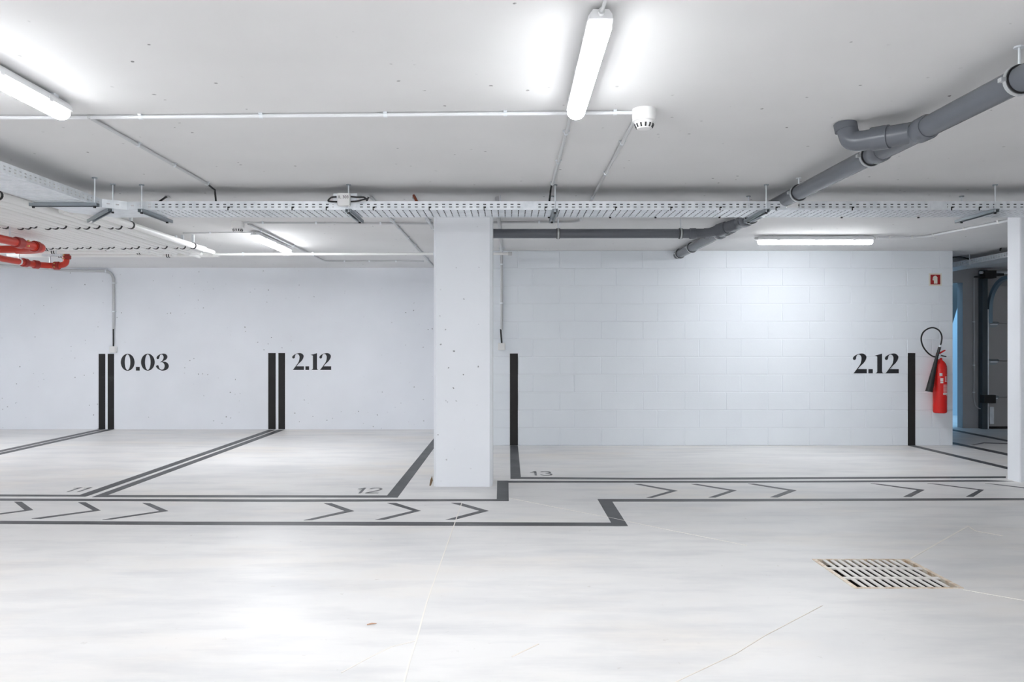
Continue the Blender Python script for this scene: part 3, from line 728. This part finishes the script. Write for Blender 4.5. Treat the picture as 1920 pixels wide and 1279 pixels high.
# junction box on the tray
c = P(644.5, 373.5, TY0 - .055)
jb = thing('tray_junction_box', (c.x, c.y, ZB), 'white junction box lettered IL 303 clipped to the cable tray', 'junction box')
q = MB(); q.box((c.x - .048, c.y, c.z - .046), (c.x + .042, c.y + .045, c.z + .046)); q.build('body', M_PLASTIC, jb, bevel=.006)
q = MB(); a = P(625, 389, TY0 - .005); b = P(669.5, 363, TY0 - .005)
q.box((a.x, TY0 - .008, a.z), (b.x, TY0 - .003, b.z)); q.build('mounting_plate', M_GALV, jb)
me = curve_mesh(None, 0.0004, 'IL 303', .030)
M = Matrix(((1, 0, 0, c.x - .040), (0, 0, -1, c.y - .0008), (0, 1, 0, c.z + .006), (0, 0, 0, 1)))
mesh_obj('lettering', me, M_INK, jb, M)
for pts in ([(631, 369), (621, 369.5), (615, 376), (616, 377.3), (622, 378), (632, 378.3)], [(658, 368.7), (672, 370), (683, 369.5), (687, 374), (688, 377)], [(658, 378), (670, 377.5), (682, 374), (689, 372.5)], [(688, 376.5), (691, 369.5)]):
    w = [P(x, y, TY0 - .035) for x, y in pts]
    q = MB(); q.tube(fillet(w, .03, 4), .0062, 8); q.build('cable', M_CABLE, jb, smooth=True)
q = MB(); q.tube([P(691, 369, 5.9), P(699, 372.5, 6.3)], .010, 8); q.build('conduit_stub', M_CONDUIT, smooth=True, label='short conduit stub behind the IL 303 box', cat='conduit')
q = MB(); q.tube([P(299, 378, 5.95), P(309, 371, 6.0), P(312, 369.5, 6.05)], .008, 8); q.build('cable_loop', M_CABLE, smooth=True, label='short black cable rising above the tray at left', cat='cable')
conduit('conduit_stub', [P(312, 369, 6.08), P(322, 371, 6.3), P(336, 378, 6.7)], .009, 'thin conduit stub meeting the short black cable above the tray', fr=.03)
q = MB(); q.tube([P(776, 367, 6.02), P(779, 373, 5.95), P(782, 380, 5.9)], .011, 10); q.build('orange_duct', M_ORANGE, smooth=True, label='short orange duct poking from the ceiling above the tray', cat='duct')

# ------------------------------------------------------------------ grey drain pipework
def pipe_z(y): return CAMH + 1.072 + (y - 3.13) * (1.15 - 1.072) / (9.46 - 3.13)
PX = 2.02
RP = .052
dp = thing('drain_pipe', (PX, 6, CEIL), 'long grey plastic drain pipe sloping across the ceiling at right', 'pipe')
def pp(y, x=PX): return Vector((x, y, pipe_z(y)))
q = MB(); q.tube([pp(1.2), pp(3.86)], RP, 24); q.build('pipe_run', M_GREYPVC, dp, smooth=True)
q = MB(); q.tube([pp(4.30), pp(6.75)], RP, 24); q.build('pipe_run', M_GREYPVC, dp, smooth=True)
q = MB(); q.tube([pp(7.6), pp(9.50)], RP, 24); q.build('pipe_run', M_GREYPVC, dp, smooth=True)
# upper wye with branch rising into the ceiling
q = MB(); q.tube([pp(3.80), pp(4.36)], RP * 1.02, 24)
for y0, y1 in ((3.80, 3.90), (4.27, 4.36)):
    q.tube([pp(y0), pp(y0 + .01), pp(y1 - .01), pp(y1)], [RP * 1.06, RP * 1.17, RP * 1.17, RP * 1.06], 24)
bz = pipe_z(4.0) + .004
B0, B1 = Vector((PX, 3.93, bz)), Vector((1.872, 4.078, bz + .004))
q.tube([B0, B0.lerp(B1, .72)], RP * 1.02, 24); q.tube([B0.lerp(B1, .60), B0.lerp(B1, 1.0)], RP * 1.16, 24)
q.build('wye_fitting', M_GREYPVC, dp, smooth=True)
E = B1 + (B1 - B0).normalized() * .06
q = MB(); q.tube(fillet([B1 - Vector((-.02, .02, 0)), E, E + Vector((-.035, .035, .012)), Vector((E.x - .055, E.y + .06, CEIL - .002))], .07, 7), RP, 22)
q.tube([Vector((E.x - .050, E.y + .054, CEIL - .042)), Vector((E.x - .055, E.y + .060, CEIL - .001))], RP * 1.12, 22)
q.build('elbow', M_GREYPVC, dp, smooth=True)
# lower wye joining the side pipe
q = MB(); q.tube([pp(6.70), pp(7.66)], RP * 1.02, 24)
for y0, y1 in ((6.68, 6.80), (7.52, 7.64)):
    q.tube([pp(y0), pp(y0 + .01), pp(y1 - .01), pp(y1)], [RP * 1.06, RP * 1.17, RP * 1.17, RP * 1.06], 24)
for y in (7.18, 7.26, 7.34): q.tube([pp(y), pp(y + .02)], RP * 1.1, 24)
S0 = Vector((PX, 6.95, pipe_z(6.95))); S1 = Vector((1.86, 7.13, CAMH + 1.078))
q.tube([S0, S1], RP * .95, 24); q.tube([S0.lerp(S1, .55), S0.lerp(S1, .9)], RP * 1.08, 24)
q.build('wye_fitting', M_GREYPVC, dp, smooth=True)
for y, rod in ((3.13, 1), (4.42, 1), (5.52, 1), (6.60, 1), (8.75, 1), (9.36, 1)):
    p = pp(y); q = MB(); q.tube([p - Vector((0, .016, 0)), p + Vector((0, .016, 0))], RP * 1.13, 26); cl = q.build('pipe_clamp', M_DARK, dp, smooth=True)
    q = MB(); q.tube([p - Vector((0, .010, 0)), p + Vector((0, .010, 0))], RP * 1.19, 26); q.build('steel_band', M_BAND, cl, smooth=True)
    for s in (-1, 1):
        q = MB(); q.box((p.x + s * RP * 1.28 - .012, y - .012, p.z - .008), (p.x + s * RP * 1.28 + .012, y + .012, p.z + .008)); q.build('clamp_ear', M_BAND, cl)
    q = MB(); q.tube([p + Vector((0, 0, RP)), Vector((p.x, y, CEIL))], .005, 8); q.tube([Vector((p.x, y, CEIL - .006)), Vector((p.x, y, CEIL))], .02, 10); q.build('rod', M_GALV, cl)
RS = .0425
YS = 7.22; ZS = CAMH + 1.068
sp_ = thing('side_drain_pipe', (.6, YS, CEIL), 'horizontal dark grey drain pipe from the column to the sloping pipe', 'pipe')
q = MB(); q.tube(fillet([(-.5, YS, ZS), (1.80, YS, ZS), S1 + Vector((.03, -.03, .01))], .10, 7), RS, 22); q.build('pipe_run', M_GREYPVC, sp_, smooth=True)
q = MB()
for x0, x1 in ((1.64, 1.705), (1.77, 1.83)): q.tube([(x0, YS, ZS), (x0 + .008, YS, ZS), (x1 - .008, YS, ZS), (x1, YS, ZS)], [RS * 1.02, RS * 1.18, RS * 1.18, RS * 1.02], 22)
q.tube([(1.67, YS, ZS), (1.81, YS, ZS)], RS * 1.07, 22)
q.build('coupling', M_GREYPVC, sp_, smooth=True)
for px in (1046.5, 1276):
    x = P(px, 0, YS).x; q = MB(); q.tube([(x - .015, YS, ZS), (x + .015, YS, ZS)], RS * 1.15, 22); cl = q.build('pipe_clamp', M_DARK, sp_, smooth=True)
    q = MB(); q.tube([(x - .008, YS, ZS), (x + .008, YS, ZS)], RS * 1.22, 22); q.build('steel_band', M_BAND, cl, smooth=True)
    q = MB(); q.tube([(x, YS, ZS + RS), (x, YS, CEIL)], .006, 8); q.build('rod', M_GALV, cl)

# ------------------------------------------------------------------ white pipe bundle at left
ZP = CAMH + 1.09
BX = [-3.30, -3.42, -3.50, -3.60, -3.70, -3.79, -3.89, -3.97, -4.05, -4.14, -4.21, -4.29, -4.39, -4.48, -4.55, -4.63, -4.72, -4.81]
BE = [8.78, 8.70, 8.95, 9.15, 8.75, 8.95, 8.72, 8.98, 8.85, 8.74, 8.70, 8.45, 8.43, 8.44, 8.42, 8.44, 8.42, 8.43]
for k, (x, e) in enumerate(zip(BX, BE)):
    r = .029 if k not in (2, 5, 9, 13) else .024
    q = MB(); y0 = 6.16 if k < 3 else 3.0
    q.tube([(x, y0, ZP), (x, e - .32 if k < 11 else e, ZP)], r, 14)
    if k < 11: q.tube([(x, e - .33, ZP), (x, e - .26, ZP)], r * 1.15, 14); q.tube([(x, e - .3, ZP), (x, e, ZP)], r * .82, 14)
    o = q.build('white_pipe', M_WHITEPVC, smooth=True, label='white ceiling pipe, %s from the right in the bundle at upper left' % ORD[k], cat='pipe', group='white pipe bundle')
    for y in (5.55, 6.87, 8.22):
        if y < y0 + .1: continue
        y += (k % 3) * .025
        q = MB(); q.tube([(x, y - .009, ZP), (x, y + .009, ZP)], r * 1.22, 14); c = q.build('pipe_clamp', M_DARK, o, smooth=True)
        q = MB(); q.box((x - .012, y - .009, ZP + r), (x + .012, y + .009, CEIL)); q.build('bracket', M_GALV, c)
for k, (y, xe, nm) in enumerate(((8.52, -4.15, 'nearest'), (8.82, -3.76, 'middle'), (9.12, -3.36, 'farthest'))):
    q = MB(); q.tube([(-5.8, y, ZP + .012), (xe, y, ZP + .012)], .026, 14)
    o = q.build('white_cross_pipe', M_WHITEPVC, smooth=True, label='white pipe crossing the end of the bundle, %s of three' % nm, cat='pipe', group='white cross pipes')
    for x in (-5.0 - .1 * k, -4.35 + .2 * k):
        for d in (-.012, .012):
            q = MB(); q.tube([(x + d, y, ZP + .012 - .0), (x + d + .008, y, ZP + .012)], .031, 14); q.build('clamp_band', M_DARK, o, smooth=True)
YW = 9.05
wpr = conduit('white_pipe_run', [(-3.40, YW, CAMH + 1.10), (.02, YW, CAMH + 1.108)], .0145, 'thin white pipe running along the ceiling behind the column', cat='pipe', m_=M_WHITEPVC, clips=[(0, .10), (0, .335), (0, .74)])
q = MB(); q.tube([(-.02, YW, CAMH + 1.108), (.025, YW, CAMH + 1.108)], .022, 12); q.build('pipe_cap', M_CONDUIT, wpr, smooth=True)
va = thing('pipe_valve', P(317, 471, 8.95), 'small dark valve with brass body among the white pipe ends', 'valve')
q = MB(); q.tube([P(303, 467, 8.8), P(330, 474, 9.0)], .022, 12); q.build('valve_body', M_BRASS, va, smooth=True)
q = MB(); q.tube([P(318, 469, 8.85), P(325, 473, 8.85)], .038, 12); q.build('hand_wheel', M_DARK, va, smooth=True)

# red sprinkler pipes
ZR = CAMH + .95
r1 = thing('sprinkler_pipe', (-4.3, 7, ZR), 'upper red sprinkler pipe elbowing left below the white pipes', 'pipe', 'red sprinkler pipes')
XR = -4.34
q = MB(); q.tube(fillet([(XR, 4.0, ZR), (XR, 7.30, ZR), (XR - .25, 7.42, ZR - .0), (-5.7, 7.42, ZR)], .14, 8), .036, 18); q.build('pipe_run', M_RED, r1, smooth=True)
for y in (6.97,):
    q = MB(); q.tube([(XR, y - .05, ZR), (XR, y - .04, ZR), (XR, y + .04, ZR), (XR, y + .05, ZR)], [.038, .049, .049, .038], 18); cp = q.build('coupling', M_REDDK, r1, smooth=True)
    for z in (-.02, .025): q = MB(); q.tube([(XR + .046, y + .06, ZR + z), (XR + .06, y + .06, ZR + z)], .008, 8); q.build('bolt', M_BRASS, cp)
q = MB(); q.tube(fillet([(XR, 7.19, ZR), (XR, 7.33, ZR), (XR - .14, 7.42, ZR), (XR - .3, 7.42, ZR)], .10, 8), .043, 18); q.build('elbow', M_RED, r1, smooth=True)
q = MB(); q.tube([(XR, 7.20, ZR), (XR, 7.25, ZR)], .051, 18); q.build('coupling', M_REDDK, r1, smooth=True)
for x, y in ((XR, 6.85), (-4.62, 7.42)):
    q = MB(); q.tube([(x, y, ZR + .03), (x, y, CEIL)], .006, 8); q.build('rod', M_GALV, r1)
r2 = thing('sprinkler_pipe', (-5.2, 8.8, ZR), 'lower red sprinkler pipe with bolted couplings above the rear wall', 'pipe', 'red sprinkler pipes')
XQ = -5.255; YQ = 8.86
q = MB(); q.tube(fillet([(XQ, 5.0, ZR), (XQ, YQ - .12, ZR), (XQ + .10, YQ, ZR), (-5.06, YQ, ZR), (-4.98, YQ, ZR + .02), (-4.975, YQ, CEIL - .01)], .10, 8), .033, 18); q.build('pipe_run', M_RED, r2, smooth=True)
for a, b in (((XQ, YQ - .35, 0), (XQ, YQ - .27, 0)), ((XQ, YQ - .16, 0), (XQ + .02, YQ - .09, 0)), ((-5.12, YQ, 0), (-5.05, YQ, 0)), ((-4.976, YQ, .07), (-4.976, YQ, .12))):
    a, b = Vector((a[0], a[1], ZR + a[2])), Vector((b[0], b[1], ZR + b[2]))
    q = MB(); q.tube([a, a.lerp(b, .15), a.lerp(b, .85), b], [.036, .047, .047, .036], 18); cp = q.build('coupling', M_REDDK, r2, smooth=True)
    c = (a + b) / 2
    for z in (-.018, .018): q = MB(); q.tube([c + Vector((.0, -.046, z)), c + Vector((.0, -.058, z))], .008, 8); q.build('bolt', M_BRASS, cp)
for x, y in ((XQ, 8.45), (-5.16, YQ)):
    q = MB(); q.tube([(x, y, ZR + .03), (x, y, CEIL)], .007, 8); q.build('rod', M_GALV, r2)
    q = MB(); q.tube([(x, y - .012, ZR), (x, y + .012, ZR)] if x == XQ else [(x - .012, y, ZR), (x + .012, y, ZR)], .037, 18); q.build('hanger_ring', M_GALV, r2, smooth=True)
sb = thing('strut_bracket', (-4.85, 8.6, ZR + .05), 'small steel bracket between the two red pipes', 'bracket')
q = MB(); channel(q, (-5.0, 8.45, ZR + .08), (-4.80, 8.45, ZR + .08)); q.build('strut', M_GALV, sb)
q = MB(); q.tube([(-4.86, 8.45, ZR + .05), (-4.86, 8.45, CEIL)], .006, 8); q.build('rod', M_GALV, sb)

# ------------------------------------------------------------------ fire extinguisher and sign
YE = YR - .095
def pe(px, py, y=YE): return P(px, py, y)
eb = pe(1762.3, 774.5)
ex = thing('fire_extinguisher', eb, 'red fire extinguisher with black horn hung on the block wall', 'fire extinguisher')
S = YE / F_PX
R = 12.0 * S
H = (774.5 - 692) * S
q = MB(); q.lathe(eb, [(R * .80, 0), (R * .94, .006), (R, .022), (R, H), (R * .97, H + .03), (R * .84, H + .062), (R * .58, H + .09), (R * .36, H + .105), (R * .32, H + .13)], 32); q.build('cylinder', M_EXT, ex, smooth=True)
vz = eb.z + H + .13
q = MB(); q.tube([(eb.x - .012, YE, vz - .012), (eb.x - .012, YE, vz + .045)], .020, 14); q.tube([(eb.x - .05, YE - .005, vz + .018), (eb.x + .01, YE - .005, vz + .018)], .013, 12); q.build('valve', M_GALV, ex, smooth=True)
q = MB(); a = Vector((eb.x - .02, YE - .012, vz + .040))
q.quadbox([a + Vector(p) for p in ((-.02, 0, 0), (.02, 0, .012), (.02, .024, .012), (-.02, .024, 0), (-.02, 0, .02), (.02, 0, .03), (.02, .024, .03), (-.02, .024, .02))])
q.quadbox([a + Vector(p) for p in ((.02, 0, .012), (.082, 0, .048), (.082, .024, .048), (.02, .024, .012), (.015, 0, .028), (.080, 0, .060), (.080, .024, .060), (.015, .024, .028))])
q.build('lever', M_EXT, ex)
q = MB(); q.tube([a + Vector((.02, .012, -.004)), a + Vector((.095, .012, -.022))], .007, 8); q.build('carry_handle', M_DARK, ex)
hp = [(330, 465), (270, 462), (200, 415), (140, 335), (116, 240), (140, 160), (200, 112), (270, 98), (340, 132), (375, 200), (372, 275), (357, 322)]
YH = YE - .03
hw = [P(1710 + x / 6.735, 600 + y / 6.735, YH) for x, y in hp]
sm = []
for i in range(len(hw) - 1):
    p0, p1, p2, p3 = hw[max(i - 1, 0)], hw[i], hw[i + 1], hw[min(i + 2, len(hw) - 1)]
    for s in range(5):
        t = s / 5; sm.append(0.5 * (2 * p1 + (p2 - p0) * t + (2 * p0 - 5 * p1 + 4 * p2 - p3) * t * t + (3 * p1 - p0 - 3 * p2 + p3) * t ** 3))
sm.append(hw[-1])
q = MB(); q.tube(sm, .0085, 12); q.build('hose', M_DARK, ex, smooth=True)
k0, k1, k2, k3 = [P(1710 + x / 6.735, 600 + y / 6.735, YH - .02) for x, y in ((358, 318), (350, 345), (312, 470), (214, 905))]
q = MB(); q.tube([k0, k1], .012, 12); q.build('ferrule', M_GALV, ex, smooth=True)
q = MB(); gp = [k1.lerp(k2, t / 10) for t in range(11)]; q.tube(gp, [.015 if i % 2 else .018 for i in range(11)], 14); q.build('grip', M_DARK, ex, smooth=True)
q = MB(); q.tube([k2, k2.lerp(k3, .12), k2.lerp(k3, .97), k3], [.017, .020, .040, .043], 20); q.build('horn', M_DARK, ex, smooth=True)
def label_patch(name, x0, x1, y0, y1, m_):
    """patch of print on the cylinder; coordinates of the photograph"""
    q = MB(); n = 5; rr = R + .0008; z0 = P(0, y1, YE - R).z; z1 = P(0, y0, YE - R).z
    for k in range(n + 1):
        px = x0 + (x1 - x0) * k / n; sx = max(-.97, min(.97, (px - 1762.3) / 12.0)); a = math.asin(sx)
        for z in (z0, z1): q.v.append(Vector((eb.x + rr * math.sin(a), YE - rr * math.cos(a), z)))
    for k in range(n): q.f.append((2 * k, 2 * k + 2, 2 * k + 3, 2 * k + 1))
    q.build(name, m_, ex, solid=.0006)
label_patch('pictogram_label', 1756, 1760.5, 700, 705, M_PLASTICG)
for y0, y1 in ((709.5, 712), (712.8, 715.4), (716.2, 718.6)): label_patch('pictogram_label', 1757.3, 1762, y0, y1, M_EXTWHITE)
for y0, y1 in ((706, 708.5), (709.5, 712), (713, 716)): label_patch('pictogram_label', 1765.3, 1768.6, y0, y1, M_EXTPINK)
for k in range(5): label_patch('printed_line', 1770, 1774, 702 + k * 3.2, 703.4 + k * 3.2, M_EXTPINK)
for k in range(9): label_patch('printed_line', 1762.3, 1773, 721.5 + k * 1.75, 722.6 + k * 1.75, M_EXTPINK)
label_patch('printed_line', 1761.8, 1771, 737.3, 740.3, M_EXTWHITE)
label_patch('printed_line', 1769, 1772.5, 741.5, 743, M_EXTPINK)
q = MB(); q.box((eb.x - .02, YE + R * .6, eb.z + .42), (eb.x + .02, YR, eb.z + .47)); q.box((eb.x - .03, YR - .006, eb.z + .36), (eb.x + .03, YR, eb.z + .54)); q.build('wall_bracket', M_GALV, ex)

a, b = P(1741.5, 536, YR), P(1765.2, 512.5, YR)
sg = thing('extinguisher_sign', ((a.x + b.x) / 2, YR, a.z), 'square red sign with white extinguisher symbol on the block wall', 'sign')
q = MB(); q.box((a.x, YR - .005, a.z), (b.x, YR, b.z)); q.build('plate', M_SIGNCREAM, sg)
q = MB(); e = .017; q.box((a.x + e, YR - .0062, a.z + e), (b.x - e, YR - .004, b.z - e)); q.build('red_field', M_SIGNRED, sg)
sx = lambda x: a.x + (x - 290) / 615 * (b.x - a.x)
sz = lambda y: b.z - (y - 320) / 595 * (b.z - a.z)
pict = MB(); MS = Matrix(((1, 0, 0, 0), (0, 0, 1, 0), (0, 1, 0, 0), (0, 0, 0, 1)))
def sgpoly(pts): pict.prism([(sx(x), sz(y)) for x, y in pts], YR - .0072, YR - .0055, MS)
sgpoly([(525, 815), (695, 815), (695, 510), (665, 475), (640, 465), (640, 440), (580, 440), (580, 465), (550, 480), (525, 515)])
sgpoly([(580, 440), (520, 460), (480, 510), (462, 640), (490, 665), (520, 650), (515, 560), (535, 490), (585, 462)])
pict.build('symbol', M_SIGNCREAM, sg)

# ------------------------------------------------------------------ passage: garage door, tracks, tray
YD = 11.61
gd = thing('garage_door', (7.9, YD, 0), 'grey sectional garage door with hinges at the end of the passage', 'garage door')
zs = [0.03] + [P(0, y, YD).z for y in (745, 677, 607)] + [2.10]
for k in range(4):
    q = MB(); q.box((7.02, YD - .02, zs[k] + .004), (8.95, YD + .02, zs[k + 1] - .004)); q.build('door_panel', M_DOOR, gd, bevel=.004)
q = MB(); q.box((7.02, YD - .025, 0.0), (8.95, YD + .02, .032)); q.build('rubber_seal', M_DARK, gd)
for k in (1, 2, 3):
    z = zs[k]; q = MB()
    q.quadbox([(7.02, YD - .05, z - .055), (7.11, YD - .05, z - .055), (7.17, YD - .02, z - .01), (7.02, YD - .02, z - .01), (7.02, YD - .05, z), (7.17, YD - .05, z + .0), (7.17, YD - .02, z + .03), (7.02, YD - .02, z + .03)])
    h = q.build('hinge', M_STRUT, gd)
    q = MB(); q.box((7.035, YD - .056, z - .020), (7.14, YD - .050, z - .006)); q.build('hinge_plate', M_GALV, h)
q = MB(); q.box((7.03, YD - .05, .07), (7.09, YD - .02, .32)); q.build('bottom_bracket', M_GALV, gd)
q = MB(); q.box((6.90, YD - .13, .38), (7.07, YD - .03, .50)); q.build('sensor_box', M_DARK, gd)
gt = thing('door_track', (6.95, YD, 0), 'dark steel frame and curved blue track beside the garage door', 'door track')
q = MB(); q.box((6.915, YD - .06, 0), (6.992, YD + .04, 2.33)); q.build('frame_post', M_FRAME, gt)
q = MB(); q.box((6.992, YD - .055, 0), (7.012, YD - .01, 1.75)); q.build('vertical_track', M_GALV, gt)
arc = [Vector((7.035, YD - .04, 1.55))] + [Vector((7.035, YD - .04 - .42 * (1 - math.cos(t)), 1.76 + .42 * math.sin(t))) for t in [PI / 2 * k / 12 for k in range(13)]] + [Vector((7.035, 9.0, 2.19))]
q = MB()
for i, p in enumerate(arc):
    d = (arc[min(i + 1, len(arc) - 1)] - arc[max(i - 1, 0)]).normalized(); nrm = Vector((0, -d.z, d.y)).normalized()
    for sx_, sn in ((-.025, -.028), (.025, -.028), (.025, .028), (-.025, .028)): q.v.append(p + Vector((sx_, 0, 0)) + nrm * sn)
for i in range(len(arc) - 1):
    for k in range(4):
        u, w = i * 4 + k, i * 4 + (k + 1) % 4; q.f.append((u, w, w + 4, u + 4))
q.f.append((3, 2, 1, 0)); n_ = (len(arc) - 1) * 4; q.f.append((n_, n_ + 1, n_ + 2, n_ + 3))
q.build('curved_track', M_TRACK, gt)
q = MB(); q.box((6.90, YD - .16, 2.20), (7.06, YD - .02, 2.31)); q.box((6.80, YD - .12, 2.215), (6.92, YD - .04, 2.235)); q.box((7.05, YD - .14, 2.235), (7.18, YD - .03, 2.27)); q.build('shaft_bearing', M_DARK, gt)
q = MB(); q.tube([(6.86, YD - .09, 2.285), (8.9, YD - .09, 2.285)], .022, 12); q.build('torsion_shaft', M_GALV, gt, smooth=True)
q = MB(); q.tube(fillet([(6.845, 11.64, 2.25), (6.845, 11.64, .42), (6.87, 11.63, .30), (6.98, 11.56, .28)], .1), .008, 8)
pc = q.build('thin_conduit', M_CONDUIT, smooth=True, label='thin conduit on the wall left of the garage door', cat='conduit')
for z in (1.57, .93, .53): axis_clip(pc, (6.845, 11.64, z), (0, 0, 1), .009, up=WUP)
pt = thing('cable_tray', (5.93, 9.5, ZB), 'cable tray over the passage behind the right column', 'cable tray')
ZT2 = CAMH + 1.145; ZB2 = ZT2 - .06
us = slots(4.6, .05, .021)
for x in (5.78, 6.08):
    q = MB(); q.perf((x, 7.0, ZB2), (0, 1, 0), (0, 0, 1), us, [0, .018, .026, .038, .046, .06], lambda i, j: i % 2 == 1 and j in (1, 3) and i < len(us) - 2)
    q.build('side_rail', M_GALV, pt, solid=.0016)
q = MB(); q.box((5.78, 7.0, ZB2 - .0015), (6.08, 11.6, ZB2)); q.build('tray_bottom', M_GALV, pt)
for y in (9.9, 8.3):
    q = MB(); q.tube([(5.765, y, ZB2 - .02), (5.765, y, CEIL)], .005, 8); q.build('rod', M_GALV, pt)
q = MB(); q.tube(fillet([(5.40, 10.2, CEIL - .02), (5.72, 10.0, CEIL - .02), (5.80, 9.9, ZT2 - .01)], .06), .010, 8); q.build('cable_loop', M_CABLE, smooth=True, label='black cable dropping into the passage tray', cat='cable')
q = MB(); q.tube([P(1875, 470, 9.3), P(1877, 464, 9.28), P(1880, 458, 9.2)], .009, 8); q.build('cable_loop', M_CABLE, smooth=True, label='short black cable above the passage tray at the right column', cat='cable')
# conduit from the sideways lamp
conduit('conduit', [(3.86, 8.28, CEIL - .02), (4.34, 8.30, CEIL - .016), (4.62, 6.95, CEIL - .016), (4.60, 6.0, CEIL - .016)], .012, 'white conduit from the sideways light towards the right column', m_=M_CONDUITW,
        clips=[(0, .25), (0, .75), (1, .12), (1, .42), (1, .72)], fr=.12, clip_m=M_PLASTIC)

# ------------------------------------------------------------------ small litter
a, b = F(688, 1172.5), F(706, 1170.5)
q = MB(); q.tube([a + Vector((0, 0, .003)), a.lerp(b, .5) + Vector((0, .003, .004)), b + Vector((0, 0, .003))], [.002, .003, .0015], 6); q.build('splinter', M_WOOD, label='tiny wooden splinter on the front floor', cat='litter')
c = F(809, 911)
q = MB(); q.v = [c + Vector(p) for p in ((-.018, 0, .001), (-.004, -.012, .002), (.012, .0, .045), (.004, .010, .085), (-.010, .006, .05))]; q.f = [(0, 1, 4), (1, 2, 4), (2, 3, 4), (0, 4, 3), (0, 3, 2, 1)]
q.build('dry_leaf', M_LEAF, label='curled brown leaf at the foot of the square column', cat='litter')
